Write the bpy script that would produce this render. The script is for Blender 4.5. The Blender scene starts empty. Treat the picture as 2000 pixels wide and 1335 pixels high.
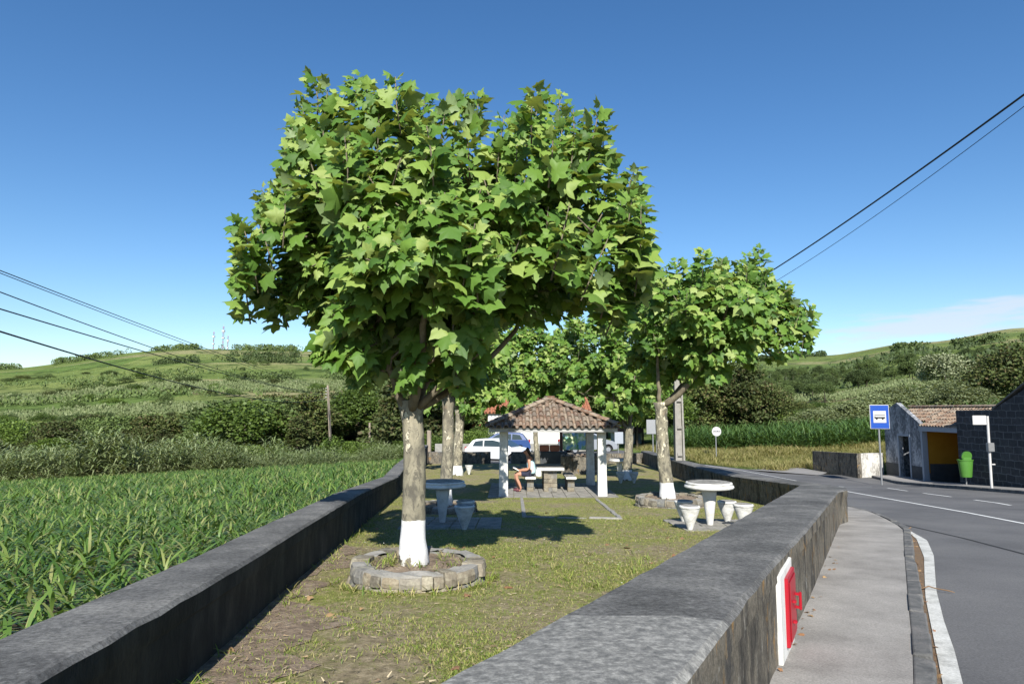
import bpy, bmesh, math, random
import numpy as np
from mathutils import Vector, Matrix
random.seed(7); np.random.seed(7)
R=math.radians
# ------------------------------------------------------------------ camera
F=1300.0; PITCH=math.atan(132.5/F); CX,CY=1000.0,667.5
scn=bpy.context.scene
COL=bpy.data.collections.new("place"); scn.collection.children.link(COL)
cd=bpy.data.cameras.new("camera"); cam=bpy.data.objects.new("camera",cd); COL.objects.link(cam)
cd.sensor_width=36; cd.lens=F/2000*36; cd.clip_start=.05; cd.clip_end=6000
cam.location=(0,0,0); cam.rotation_euler=(math.pi/2+PITCH,0,0); scn.camera=cam
scn.render.resolution_x=1024; scn.render.resolution_y=683
# ------------------------------------------------------------------ sky, sun, exposure
SUN_EL=35; SUN_AZ=1.7
w=bpy.data.worlds.new("World"); scn.world=w; w.use_nodes=True
nt=w.node_tree; nt.nodes.clear()
def N(nt,t,**k):
    n=nt.nodes.new(t)
    for a,b in k.items():
        if a=='inp':
            for i,v in b.items(): n.inputs[i].default_value=v
        else: setattr(n,a,b)
    return n
out=N(nt,'ShaderNodeOutputWorld'); bg=N(nt,'ShaderNodeBackground'); bg.inputs[1].default_value=.088
sky=N(nt,'ShaderNodeTexSky',sky_type='NISHITA',sun_disc=False,sun_elevation=R(SUN_EL),sun_rotation=R(180),air_density=1.0,dust_density=.25,ozone_density=2.6,altitude=100)
tc=N(nt,'ShaderNodeTexCoord'); sep=N(nt,'ShaderNodeSeparateXYZ'); nt.links.new(tc.outputs['Generated'],sep.inputs[0])
mp=N(nt,'ShaderNodeMapping'); mp.inputs['Scale'].default_value=(5,5,34); nt.links.new(tc.outputs['Generated'],mp.inputs[0])
nz=N(nt,'ShaderNodeTexNoise'); nz.inputs['Scale'].default_value=1.6; nz.inputs['Detail'].default_value=9; nz.inputs['Roughness'].default_value=.58
nt.links.new(mp.outputs[0],nz.inputs['Vector'])
def mr(v,a,b,c,d,smooth=True):
    n=N(nt,'ShaderNodeMapRange'); n.interpolation_type='SMOOTHSTEP' if smooth else 'LINEAR'
    n.inputs[1].default_value=a;n.inputs[2].default_value=b;n.inputs[3].default_value=c;n.inputs[4].default_value=d
    nt.links.new(v,n.inputs[0]); return n.outputs[0]
def mth(op,a,b):
    n=N(nt,'ShaderNodeMath',operation=op)
    for i,v in enumerate((a,b)):
        if isinstance(v,(int,float)): n.inputs[i].default_value=v
        else: nt.links.new(v,n.inputs[i])
    return n.outputs[0]
# low cloud bank: a band of elevation on the right hand side
xr=mr(sep.outputs[0],.36,.56,0,1)
zc=mth('SUBTRACT',sep.outputs[2],mth('ADD',.108,mth('MULTIPLY',mth('SUBTRACT',sep.outputs[0],.5),.07)))
zc=mth('ABSOLUTE',zc,0)
band=mr(zc,.0,.040,1,0)
yf=mr(sep.outputs[1],.3,.6,0,1)
msk=mth('MULTIPLY',mth('MULTIPLY',xr,band),yf)
cl=mr(mth('ADD',nz.outputs['Fac'],mth('MULTIPLY',msk,.34)),.58,.84,0,1)
cl=mth('MULTIPLY',mth('MULTIPLY',cl,mr(msk,0,.3,0,1)),.72)
mixc=N(nt,'ShaderNodeMix',data_type='RGBA'); nt.links.new(cl,mixc.inputs[0]); 
hs=N(nt,'ShaderNodeHueSaturation'); hs.inputs['Saturation'].default_value=1.24; hs.inputs['Hue'].default_value=.503; hs.inputs['Value'].default_value=.92
nt.links.new(sky.outputs[0],hs.inputs['Color']); nt.links.new(hs.outputs[0],mixc.inputs[6]); mixc.inputs[7].default_value=(4.7,5.1,5.7,1)
nt.links.new(mixc.outputs[2],bg.inputs[0]); nt.links.new(bg.outputs[0],out.inputs[0])
ld=bpy.data.lights.new("sun",'SUN'); ld.energy=4.9; ld.angle=R(.53); ld.color=(1,.955,.88)
lo=bpy.data.objects.new("sun",ld); lo.rotation_euler=(R(90-SUN_EL),0,R(SUN_AZ)); COL.objects.link(lo)
scn.view_settings.view_transform='Standard'; scn.view_settings.look='None'; scn.view_settings.gamma=1; scn.view_settings.exposure=.9
# ------------------------------------------------------------------ helpers
def ray(px,py):
    xc=(px-CX)/F; yc=(CY-py)/F
    yy=math.cos(PITCH)-math.sin(PITCH)*yc
    return xc/yy,-(math.sin(PITCH)+math.cos(PITCH)*yc)/yy      # X/Y, drop/Y
def at(px,py,Y):
    k,r=ray(px,py); return Vector((k*Y,Y,-r*Y))
def on(px,py,a=1.18,b=.068):                                     # hits plane z=-(a+bY)
    k,r=ray(px,py); Y=a/(r-b); return Vector((k*Y,Y,-r*Y))
def tag(o,label=None,cat=None,group=None,kind=None):
    if label: o['label']=label
    if cat: o['category']=cat
    if group: o['group']=group
    if kind: o['kind']=kind
    return o
def thing(name,label,cat,loc=(0,0,0),group=None,rz=0):
    o=bpy.data.objects.new(name,None); o.empty_display_size=.1; COL.objects.link(o); o.location=loc; o.rotation_euler=(0,0,rz)
    return tag(o,label,cat,group)
def rootloc(p):
    while p.parent: p=p.parent
    return Vector(p.location)
def mk(name,V,Fc,mats,parent=None,smooth=False,mi=None,world=True):
    """one mesh object; V (n,3); Fc array (m,k) or list of tuples. Vertices in world coords unless world=False"""
    V=np.asarray(V,dtype=np.float32)
    if parent is not None and world: V=V-np.array(rootloc(parent),dtype=np.float32)
    me=bpy.data.meshes.new(name)
    if isinstance(Fc,np.ndarray):
        m,k=Fc.shape; me.vertices.add(len(V)); me.vertices.foreach_set('co',V.ravel())
        me.loops.add(m*k); me.loops.foreach_set('vertex_index',Fc.astype(np.int32).ravel())
        me.polygons.add(m); me.polygons.foreach_set('loop_start',np.arange(0,m*k,k,dtype=np.int32))
        me.polygons.foreach_set('loop_total',np.full(m,k,dtype=np.int32))
        me.update(calc_edges=True); me.validate()
    else:
        me.from_pydata([tuple(v) for v in V.tolist()],[],Fc); me.update()
    if not isinstance(mats,(list,tuple)): mats=[mats]
    for m_ in mats: me.materials.append(m_)
    if mi is not None: me.polygons.foreach_set('material_index',np.asarray(mi,dtype=np.int32))
    if smooth: me.polygons.foreach_set('use_smooth',[True]*len(me.polygons))
    o=bpy.data.objects.new(name,me); COL.objects.link(o)
    if parent is not None: o.parent=parent
    return o
class MB:
    def __init__(s): s.v=[]; s.f=[]; s.m=[]
    def add(s,vs,fs,mi=0):
        b=len(s.v); s.v+= [tuple(x) for x in vs]; s.f+=[tuple(i+b for i in f) for f in fs]; s.m+=[mi]*len(fs); return s
    def hexa(s,p,mi=0):   # 8 points: bottom 4 ccw, top 4 ccw
        return s.add(p,[(3,2,1,0),(4,5,6,7),(0,1,5,4),(1,2,6,5),(2,3,7,6),(3,0,4,7)],mi)
    def box(s,c,d,rz=0,mi=0,bev=0,rot=None):
        hx,hy,hz=d[0]/2,d[1]/2,d[2]/2
        M_=Matrix.Rotation(rz,3,'Z') if rot is None else rot
        c=Vector(c)
        if bev<=0:
            p=[c+M_@Vector(q) for q in [(-hx,-hy,-hz),(hx,-hy,-hz),(hx,hy,-hz),(-hx,hy,-hz),(-hx,-hy,hz),(hx,-hy,hz),(hx,hy,hz),(-hx,hy,hz)]]
            return s.hexa(p,mi)
        bm=bmesh.new(); bmesh.ops.create_cube(bm,size=1)
        for v in bm.verts: v.co=Vector((v.co.x*d[0],v.co.y*d[1],v.co.z*d[2]))
        bmesh.ops.bevel(bm,geom=bm.edges[:],offset=bev,segments=2,affect='EDGES')
        bm.verts.index_update()
        s.add([c+M_@v.co for v in bm.verts],[tuple(v.index for v in f.verts) for f in bm.faces],mi); bm.free(); return s
    def tube(s,pts,rad,n=8,mi=0,cap=True):
        pts=[Vector(p) for p in pts]; 
        if not isinstance(rad,(list,tuple)): rad=[rad]*len(pts)
        vs=[];fs=[]; up=None
        for i,p in enumerate(pts):
            t=(pts[min(i+1,len(pts)-1)]-pts[max(i-1,0)]).normalized()
            if up is None: up=Vector((1,0,0)) if abs(t.x)<.8 else Vector((0,1,0))
            a=(up-t*up.dot(t)).normalized(); b=t.cross(a); up=a
            for k in range(n):
                an=2*math.pi*k/n; vs.append(p+(a*math.cos(an)+b*math.sin(an))*rad[i])
        for i in range(len(pts)-1):
            for k in range(n):
                k2=(k+1)%n; fs.append((i*n+k,i*n+k2,(i+1)*n+k2,(i+1)*n+k))
        if cap: fs.append(tuple(range(n))[::-1]); fs.append(tuple((len(pts)-1)*n+k for k in range(n)))
        return s.add(vs,fs,mi)
    def lathe(s,prof,c,n=32,mi=0):
        c=Vector(c); vs=[];fs=[]
        for r,z in prof:
            for k in range(n):
                a=2*math.pi*k/n; vs.append(c+Vector((r*math.cos(a),r*math.sin(a),z)))
        for i in range(len(prof)-1):
            for k in range(n):
                k2=(k+1)%n; fs.append((i*n+k,i*n+k2,(i+1)*n+k2,(i+1)*n+k))
        fs.append(tuple(range(n))[::-1]); fs.append(tuple((len(prof)-1)*n+k for k in range(n)))
        return s.add(vs,fs,mi)
    def prism(s,poly,vec,mi=0):      # poly 3d points extruded along vec
        n=len(poly); vec=Vector(vec); vs=[Vector(p) for p in poly]+[Vector(p)+vec for p in poly]
        fs=[tuple(range(n))[::-1],tuple(range(n,2*n))]+[(i,(i+1)%n,n+(i+1)%n,n+i) for i in range(n)]
        return s.add(vs,fs,mi)
    def build(s,name,mats,parent=None,smooth=False,bev=0,world=True):
        o=mk(name,s.v,s.f,mats,parent,smooth,s.m,world)
        bm=bmesh.new(); bm.from_mesh(o.data); bmesh.ops.recalc_face_normals(bm,faces=bm.faces); bm.to_mesh(o.data); bm.free()
        if bev: 
            m=o.modifiers.new('bevel','BEVEL'); m.width=bev; m.segments=2; m.limit_method='ANGLE'; m.angle_limit=R(35)
        if smooth=='auto':
            for p in o.data.polygons: p.use_smooth=True
            try: o.data.set_sharp_from_angle(angle=R(38))
            except Exception: pass
        return o
def copy_tree(o,parent=None):
    c=o.copy(); COL.objects.link(c); c.parent=parent
    for ch in [x for x in list(COL.objects) if x.parent==o]: copy_tree(ch,c)
    return c
# ------------------------------------------------------------------ materials
def newmat(name):
    m=bpy.data.materials.new(name); m.use_nodes=True; t=m.node_tree; t.nodes.clear()
    o=N(t,'ShaderNodeOutputMaterial'); p=N(t,'ShaderNodeBsdfPrincipled'); t.links.new(p.outputs[0],o.inputs[0]); return m,t,p,o
def ramp(t,fac,cols,stops=None):
    r=N(t,'ShaderNodeValToRGB'); e=r.color_ramp.elements
    n=len(cols); stops=stops or [i/(n-1) for i in range(n)]
    while len(e)<n: e.new(.5)
    for i,(c,s_) in enumerate(zip(cols,stops)): e[i].position=s_; e[i].color=(*c,1)
    t.links.new(fac,r.inputs[0]); return r.outputs[0]
def noise(t,vec,scale,detail=6,rough=.6,dim=None,dist=0):
    n=N(t,'ShaderNodeTexNoise'); n.inputs['Scale'].default_value=scale; n.inputs['Detail'].default_value=detail; n.inputs['Roughness'].default_value=rough; n.inputs['Distortion'].default_value=dist
    if vec is not None: t.links.new(vec,n.inputs['Vector'])
    return n.outputs['Fac']
def mixc_(t,fac,a,b,mode='MIX'):
    n=N(t,'ShaderNodeMix',data_type='RGBA',blend_type=mode)
    for i,v in ((0,fac),(6,a),(7,b)):
        if isinstance(v,(int,float)): n.inputs[i].default_value=v
        elif isinstance(v,tuple): n.inputs[i].default_value=(*v,1) if len(v)==3 else v
        else: t.links.new(v,n.inputs[i])
    return n.outputs[2]
def coords(t,scale=None):
    c=N(t,'ShaderNodeTexCoord').outputs['Object']
    if scale:
        m=N(t,'ShaderNodeMapping'); m.inputs['Scale'].default_value=scale; t.links.new(c,m.inputs[0]); c=m.outputs[0]
    return c
def step(t,v,a,b):
    n=N(t,'ShaderNodeMapRange'); n.inputs[1].default_value=a; n.inputs[2].default_value=b; t.links.new(v,n.inputs[0]); return n.outputs[0]
def mathn(t,op,a,b=0):
    n=N(t,'ShaderNodeMath',operation=op)
    for i,v in enumerate((a,b)):
        if isinstance(v,(int,float)): n.inputs[i].default_value=v
        else: t.links.new(v,n.inputs[i])
    return n.outputs[0]
def M(name,cols,scale=4,rough=.85,bump=.3,stops=None,fine=40,spec=.3,stretch=None,metal=0,bd=.01,finec=.25):
    m,t,p,o=newmat(name); c=coords(t,stretch)
    a=noise(t,c,scale,8,.62); col=ramp(t,a,cols,stops or [.3+.4*i/max(1,len(cols)-1) for i in range(len(cols))])
    f=noise(t,c,fine,4,.7)
    col=mixc_(t,finec,col,ramp(t,f,[(.25,.25,.25),(1,1,1)],[.3,.65]),'MULTIPLY')
    t.links.new(col,p.inputs['Base Color']); p.inputs['Roughness'].default_value=rough
    p.inputs['Specular IOR Level'].default_value=spec; p.inputs['Metallic'].default_value=metal
    if bump:
        b=N(t,'ShaderNodeBump'); b.inputs['Strength'].default_value=bump; b.inputs['Distance'].default_value=bd
        t.links.new(mathn(t,'ADD',f,mathn(t,'MULTIPLY',a,1.5)),b.inputs['Height']); t.links.new(b.outputs[0],p.inputs['Normal'])
    return m
def flat(name,c,rough=.5,spec=.4,metal=0,var=.12,scale=9):
    d=tuple(x*(1-var) for x in c); return M(name,[d,c],scale,rough,.05,None,60,spec,None,metal,.003,.06)
def leafmat(name,cols,trans=.35,rough=.5,tcol=None,spec=.35,nscale=0,under=None):
    m,t,p,o=newmat(name); g=N(t,'ShaderNodeNewGeometry')
    col=ramp(t,g.outputs['Random Per Island'],cols)
    if nscale:
        tcn=coords(t); col=mixc_(t,.6,col,ramp(t,noise(t,tcn,nscale,3),[(.45,.45,.45),(1.2,1.2,1.1)],[.35,.65]),'MULTIPLY')
    if under: col=mixc_(t,mathn(t,'MULTIPLY',g.outputs['Backfacing'],.8),col,under)
    t.links.new(col,p.inputs['Base Color']); p.inputs['Roughness'].default_value=rough; p.inputs['Specular IOR Level'].default_value=spec
    tr=N(t,'ShaderNodeBsdfTranslucent'); tc2=mixc_(t,1.0,col,tcol or (1.5,1.35,.5),'MULTIPLY'); t.links.new(tc2,tr.inputs[0])
    mx=N(t,'ShaderNodeMixShader'); mx.inputs[0].default_value=trans; t.links.new(p.outputs[0],mx.inputs[1]); t.links.new(tr.outputs[0],mx.inputs[2]); t.links.new(mx.outputs[0],o.inputs[0])
    return m
def objvary(m,lo=(.7,.7,.65),hi=(1.6,1.5,1.25)):
    t=m.node_tree; oi=N(t,'ShaderNodeObjectInfo'); rp=ramp(t,oi.outputs['Random'],[lo,hi])
    p=[n for n in t.nodes if n.type=='BSDF_PRINCIPLED'][0]; l=p.inputs['Base Color'].links[0]; src=l.from_socket
    t.links.new(mixc_(t,1.0,src,rp,'MULTIPLY'),p.inputs['Base Color'])
def islandmat(name,cols,rough=.85,scale=12,lich=(.3,.29,.24),lf=.5):
    m,t,p,o=newmat(name); g=N(t,'ShaderNodeNewGeometry'); c=coords(t)
    col=ramp(t,g.outputs['Random Per Island'],cols)
    a=noise(t,c,scale,6,.65); col=mixc_(t,mathn(t,'MULTIPLY',step(t,a,.48,.68),lf),col,lich)
    col=mixc_(t,.35,col,ramp(t,noise(t,c,scale*5,4),[(.3,.3,.3),(1.1,1.1,1.1)],[.35,.6]),'MULTIPLY')
    t.links.new(col,p.inputs['Base Color']); p.inputs['Roughness'].default_value=rough; p.inputs['Specular IOR Level'].default_value=.2
    b=N(t,'ShaderNodeBump'); b.inputs['Strength'].default_value=.4; b.inputs['Distance'].default_value=.01; t.links.new(a,b.inputs['Height']); t.links.new(b.outputs[0],p.inputs['Normal'])
    return m
mat={}
# wall top: grey concrete with lichen and a lighter cast bay
m,t,p,o=newmat('wall_top_concrete'); c=coords(t)
a=noise(t,c,1.3,8,.65); f=noise(t,c,22,6,.75); f2=noise(t,c,38,7,.85)
col=ramp(t,a,[(.070,.070,.068),(.118,.117,.113),(.19,.187,.175)],[.36,.5,.64])
col=mixc_(t,mathn(t,'MULTIPLY',step(t,f,.54,.70),.6),col,(.24,.24,.225)); col=mixc_(t,.7,col,ramp(t,f2,[(.25,.25,.25),(1.5,1.5,1.5)],[.38,.62]),'MULTIPLY')
t.links.new(col,p.inputs['Base Color']); p.inputs['Roughness'].default_value=.92; p.inputs['Specular IOR Level'].default_value=.2
b=N(t,'ShaderNodeBump'); b.inputs['Strength'].default_value=.5; b.inputs['Distance'].default_value=.008; t.links.new(mathn(t,'ADD',f,f2),b.inputs['Height']); t.links.new(b.outputs[0],p.inputs['Normal'])
mat['walltop']=m
m,t,p,o=newmat('wall_top_pale_bay'); c=coords(t)
f=noise(t,c,26,7,.75); f2=noise(t,c,80,4,.7)
col=ramp(t,f,[(.10,.10,.095),(.175,.173,.16),(.30,.295,.27)],[.38,.5,.62]); col=mixc_(t,.4,col,ramp(t,f2,[(.4,.4,.4),(1.2,1.2,1.2)],[.35,.65]),'MULTIPLY')
t.links.new(col,p.inputs['Base Color']); p.inputs['Roughness'].default_value=.92
b=N(t,'ShaderNodeBump'); b.inputs['Strength'].default_value=.3; b.inputs['Distance'].default_value=.006; t.links.new(f,b.inputs['Height']); t.links.new(b.outputs[0],p.inputs['Normal'])
mat['walltop2']=m
# wall side: brown grey streaked render with white drips and rust flecks
m,t,p,o=newmat('wall_side_render'); c=coords(t); cs=coords(t,(1,1,.45))
a=noise(t,cs,3.5,8,.7); f=noise(t,cs,11,7,.75); f2=noise(t,c,45,5,.75); g2=noise(t,cs,7.3,5,.6,dist=.5)
col=ramp(t,a,[(.045,.043,.039),(.105,.095,.078),(.18,.16,.125),(.075,.072,.066)],[.38,.47,.54,.64])
col=mixc_(t,mathn(t,'MULTIPLY',step(t,f,.57,.66),.75),col,(.38,.37,.33)); col=mixc_(t,mathn(t,'MULTIPLY',step(t,g2,.60,.66),.65),col,(.30,.17,.05))
col=mixc_(t,.6,col,ramp(t,f2,[(.3,.3,.3),(1.3,1.3,1.3)],[.35,.65]),'MULTIPLY')
t.links.new(col,p.inputs['Base Color']); p.inputs['Roughness'].default_value=.95; p.inputs['Specular IOR Level'].default_value=.15
b=N(t,'ShaderNodeBump'); b.inputs['Strength'].default_value=.8; b.inputs['Distance'].default_value=.015; t.links.new(mathn(t,'ADD',a,f2),b.inputs['Height']); t.links.new(b.outputs[0],p.inputs['Normal'])
mat['wallside']=m
mat['mossshade']=M('mossy_shaded_render',[(.016,.017,.015),(.035,.035,.030),(.075,.070,.058)],4,.95,.7,fine=40,bd=.015,stretch=(1,1,.5))  # left wall sides: moss black, with the shaded face's darkness painted into the colour
# lawn
m,t,p,o=newmat('lawn_soil'); c=coords(t)
a=noise(t,c,.75,8,.7); f=noise(t,c,9,7,.75); f2=noise(t,c,90,4,.8)
grass=ramp(t,f,[(.12,.145,.035),(.22,.23,.07),(.38,.32,.17)],[.32,.5,.66])
soil=ramp(t,noise(t,c,14,6,.7),[(.15,.125,.08),(.26,.215,.135),(.38,.32,.21)],[.35,.5,.65])
col=mixc_(t,step(t,mathn(t,'ADD',a,mathn(t,'MULTIPLY',f,.5)),.66,.86),grass,soil)
col=mixc_(t,.5,col,ramp(t,f2,[(.4,.4,.4),(1.2,1.2,1.2)],[.35,.65]),'MULTIPLY')
t.links.new(col,p.inputs['Base Color']); p.inputs['Roughness'].default_value=1; p.inputs['Specular IOR Level'].default_value=.1
b=N(t,'ShaderNodeBump'); b.inputs['Strength'].default_value=.7; b.inputs['Distance'].default_value=.02; t.links.new(mathn(t,'ADD',f,f2),b.inputs['Height']); t.links.new(b.outputs[0],p.inputs['Normal'])
mat['lawn']=m
# hills
m,t,p,o=newmat('hill_pasture'); c=coords(t,(1,1,3))
a=noise(t,c,.012,6,.6); f=noise(t,c,.07,8,.7); f2=noise(t,c,.9,6,.8)
v=N(t,'ShaderNodeTexVoronoi'); v.inputs['Scale'].default_value=.011; t.links.new(coords(t,(.7,1.9,1)),v.inputs['Vector'])
sv=N(t,'ShaderNodeSeparateColor'); t.links.new(v.outputs['Color'],sv.inputs[0])
field=ramp(t,sv.outputs[0],[(.12,.17,.045),(.17,.21,.065),(.10,.16,.04),(.27,.25,.13),(.14,.19,.05)],[.0,.3,.5,.7,1])
col=mixc_(t,step(t,f,.50,.60),field,(.055,.085,.024)); col=mixc_(t,.6,col,ramp(t,f2,[(.45,.45,.45),(1.15,1.15,1.15)],[.35,.6]),'MULTIPLY')
t.links.new(col,p.inputs['Base Color']); p.inputs['Roughness'].default_value=1; p.inputs['Specular IOR Level'].default_value=.05
b=N(t,'ShaderNodeBump'); b.inputs['Strength'].default_value=.6; b.inputs['Distance'].default_value=1.0; t.links.new(f2,b.inputs['Height']); t.links.new(b.outputs[0],p.inputs['Normal'])
mat['hill']=m
mat['asphalt']=M('asphalt',[(.090,.090,.092),(.135,.134,.134),(.17,.168,.165)],.4,.9,.5,fine=70,bd=.006,finec=.6)
mat['pave']=M('pavement_concrete',[(.22,.208,.19),(.31,.296,.272),(.39,.37,.34)],1.7,.93,.5,fine=85,bd=.006,finec=.6)
mat['kerb']=M('kerb_stone',[(.07,.072,.072),(.13,.13,.125),(.19,.18,.17)],6,.93,.7,fine=50,bd=.015)
mat['dirt']=M('gutter_dirt',[(.14,.08,.045),(.22,.15,.09),(.10,.085,.07)],14,1,.8,fine=120,bd=.02)
mat['paint']=M('road_paint',[(.45,.46,.45),(.72,.73,.70),(.62,.62,.6)],6,.8,.2,fine=120)
mat['strip']=M('painted_strip',[(.34,.34,.31),(.58,.58,.54),(.66,.66,.62)],4,.85,.4,fine=60,finec=.5)
mat['fieldsoil']=M('field_soil',[(.09,.07,.045),(.15,.115,.075)],3,1,.6,fine=30,bd=.03)
mat['vergesoil']=M('verge_ground',[(.13,.13,.05),(.22,.19,.09)],2,1,.6,fine=30,bd=.03)
mat['driveway']=M('driveway_concrete',[(.20,.195,.185),(.27,.26,.25)],1,.95,.3)
mat['white']=M('white_limewash',[(.44,.43,.39),(.60,.60,.57),(.64,.64,.62)],7,.85,.25,fine=70,finec=.22)
mat['white2']=M('worn_white_paint',[(.34,.34,.31),(.58,.58,.55),(.66,.66,.63)],9,.85,.25,fine=60,finec=.3)
mat['tabletop']=M('stained_table_top',[(.10,.095,.085),(.20,.19,.17),(.42,.41,.38)],9,.9,.3,fine=60)
mat['slab']=M('paved_stone_slab',[(.14,.135,.12),(.24,.23,.205),(.32,.305,.27)],5,.95,.5,fine=40,bd=.01)
mat['stone']=islandmat('basalt_stones',[(.10,.092,.075),(.17,.15,.115),(.22,.185,.13),(.14,.145,.145),(.25,.22,.165)],.95,9,(.36,.34,.26),.6)
mat['soil']=M('planter_soil',[(.14,.105,.075),(.27,.205,.145),(.38,.31,.23)],9,1,.9,fine=45,bd=.03,finec=.55)
mat['tile']=islandmat('clay_tiles',[(.13,.075,.05),(.20,.13,.09),(.25,.175,.12),(.15,.12,.095),(.29,.23,.17),(.11,.085,.07)],.9,9,(.34,.31,.25),.75)
mat['tilered']=islandmat('red_clay_tiles',[(.30,.10,.055),(.38,.15,.08),(.27,.12,.08)],.9,9,(.3,.25,.18),.3)
mat['beam']=M('grey_beam',[(.26,.26,.26),(.42,.42,.41)],6,.9,.3)
mat['bluegrey']=flat('blue_grey_render',(.30,.33,.37),.9)
mat['wood']=M('weathered_wood_pole',[(.20,.16,.12),(.34,.29,.23)],6,.9,.4,stretch=(4,4,.4))
mat['conc']=M('grey_concrete',[(.20,.195,.175),(.30,.29,.265)],5,.92,.4)
mat['cable']=flat('black_cable',(.012,.013,.016),.6)
mat['metal']=flat('galvanised_metal',(.30,.31,.32),.45,.5,.6)
mat['signwhite']=flat('sign_white',(.46,.46,.455),.5)
mat['signblue']=flat('sign_blue',(.008,.06,.33),.4)
mat['black']=flat('black_paint',(.012,.012,.013),.5)
mat['red']=flat('red_enamel',(.33,.008,.018),.4,.4)
mat['redlight']=flat('red_tail_light',(.35,.01,.01),.2,.6)
mat['green']=flat('green_plastic',(.065,.19,.03),.5)
mat['orange']=M('ochre_plaster',[(.42,.19,.012),(.50,.235,.02)],3,.9,.1)
mat['dado']=M('dark_dado_paint',[(.045,.05,.055),(.075,.08,.085)],3,.9,.1)
m,t,p,o=newmat('stained_plaster'); c=coords(t,(1,1,.6))
a=noise(t,c,1.4,7,.6); f=noise(t,c,9,7,.75)
col=ramp(t,mathn(t,'ADD',mathn(t,'MULTIPLY',a,.45),mathn(t,'MULTIPLY',f,.55)),[(.05,.055,.06),(.13,.14,.155),(.30,.31,.33),(.50,.50,.50)],[.38,.48,.55,.66])
t.links.new(col,p.inputs['Base Color']); p.inputs['Roughness'].default_value=.95
mat['plaster']=m
m,t,p,o=newmat('stained_whitewash'); c=coords(t,(1,1,.6))
a=noise(t,c,1.8,7,.6); f=noise(t,c,11,7,.75)
col=ramp(t,mathn(t,'ADD',mathn(t,'MULTIPLY',a,.5),mathn(t,'MULTIPLY',f,.5)),[(.06,.055,.05),(.22,.21,.19),(.44,.43,.40),(.56,.55,.52)],[.36,.44,.49,.56])
t.links.new(col,p.inputs['Base Color']); p.inputs['Roughness'].default_value=.95
mat['whitestain']=m
m,t,p,o=newmat('basalt_blocks'); 
br=N(t,'ShaderNodeTexBrick'); br.inputs['Scale'].default_value=1; br.inputs['Color1'].default_value=(.030,.032,.036,1); br.inputs['Color2'].default_value=(.055,.056,.060,1); br.inputs['Mortar'].default_value=(.10,.103,.108,1)
br.inputs['Mortar Size'].default_value=.018; br.inputs['Brick Width'].default_value=.46; br.inputs['Row Height'].default_value=.27; br.inputs['Bias'].default_value=-.2
mp2=N(t,'ShaderNodeMapping'); mp2.inputs['Rotation'].default_value=(R(90),0,0); 
cb=N(t,'ShaderNodeTexCoord'); sp=N(t,'ShaderNodeSeparateXYZ'); t.links.new(cb.outputs['Object'],sp.inputs[0]); cbm=N(t,'ShaderNodeCombineXYZ')
nb=noise(t,cb.outputs['Object'],3.5,3,.5); t.links.new(mathn(t,'ADD',mathn(t,'ADD',sp.outputs[0],sp.outputs[1]),mathn(t,'MULTIPLY',nb,.12)),cbm.inputs[0]); t.links.new(mathn(t,'ADD',sp.outputs[2],mathn(t,'MULTIPLY',noise(t,cb.outputs['Object'],2.3,3,.5),.14)),cbm.inputs[1]); t.links.new(cbm.outputs[0],br.inputs['Vector'])
cc=mixc_(t,.5,br.outputs[0],ramp(t,noise(t,cb.outputs['Object'],8,6,.7),[(.4,.4,.4),(1.4,1.4,1.4)],[.35,.65]),'MULTIPLY')
t.links.new(cc,p.inputs['Base Color']); p.inputs['Roughness'].default_value=.95; b=N(t,'ShaderNodeBump'); b.inputs['Strength'].default_value=.6;b.inputs['Distance'].default_value=.02; t.links.new(br.outputs['Fac'],b.inputs['Height']); b.invert=True; t.links.new(b.outputs[0],p.inputs['Normal'])
mat['block']=m
# plane tree bark with limewashed foot (object z below a ragged line)
def barkmat(name,line,fl=.645):
    m,t,p,o=newmat(name); c=coords(t); cs=coords(t,(1,1,.55))
    a=noise(t,cs,7,4,.55,dist=.6); b_=noise(t,cs,15,4,.55,dist=.5); f=noise(t,c,60,4,.7); a2=noise(t,cs,3.1,3,.5)
    col=ramp(t,a,[(.085,.078,.06),(.185,.168,.12),(.26,.235,.165)],[.38,.5,.62])
    col=mixc_(t,mathn(t,'MULTIPLY',step(t,b_,.56,.58),.75),col,(.075,.068,.052)); col=mixc_(t,step(t,mathn(t,'MULTIPLY',b_,mathn(t,'ADD',a2,.5)),fl,fl+.012),col,(.50,.46,.34))
    col=mixc_(t,mathn(t,'MULTIPLY',step(t,a2,.62,.70),.5),col,(.36,.20,.10))
    s_=N(t,'ShaderNodeSeparateXYZ'); t.links.new(c,s_.inputs[0])
    zz=mathn(t,'SUBTRACT',s_.outputs[2],mathn(t,'MULTIPLY',noise(t,c,11,4,.6),.05))
    wht=mathn(t,'MULTIPLY',step(t,zz,line+.004,line-.004),mathn(t,'MULTIPLY',step(t,mathn(t,'ADD',noise(t,c,6,6,.65),mathn(t,'MULTIPLY',s_.outputs[2],1.2)),.50,.56),mathn(t,'SUBTRACT',1,mathn(t,'MULTIPLY',step(t,noise(t,c,8,7,.75),.62,.66),.7))))
    col=mixc_(t,wht,col,(.70,.70,.68)); col=mixc_(t,.25,col,ramp(t,f,[(.4,.4,.4),(1.1,1.1,1.1)],[.35,.6]),'MULTIPLY')
    t.links.new(col,p.inputs['Base Color']); p.inputs['Roughness'].default_value=.85
    bb=N(t,'ShaderNodeBump'); bb.inputs['Strength'].default_value=.5; bb.inputs['Distance'].default_value=.01; t.links.new(mathn(t,'ADD',b_,f),bb.inputs['Height']); t.links.new(bb.outputs[0],p.inputs['Normal'])
    return m
mat['bark']=barkmat('plane_bark_limewashed',.38); mat['bark2']=barkmat('plane_bark_flaking',.38,.585)
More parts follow.
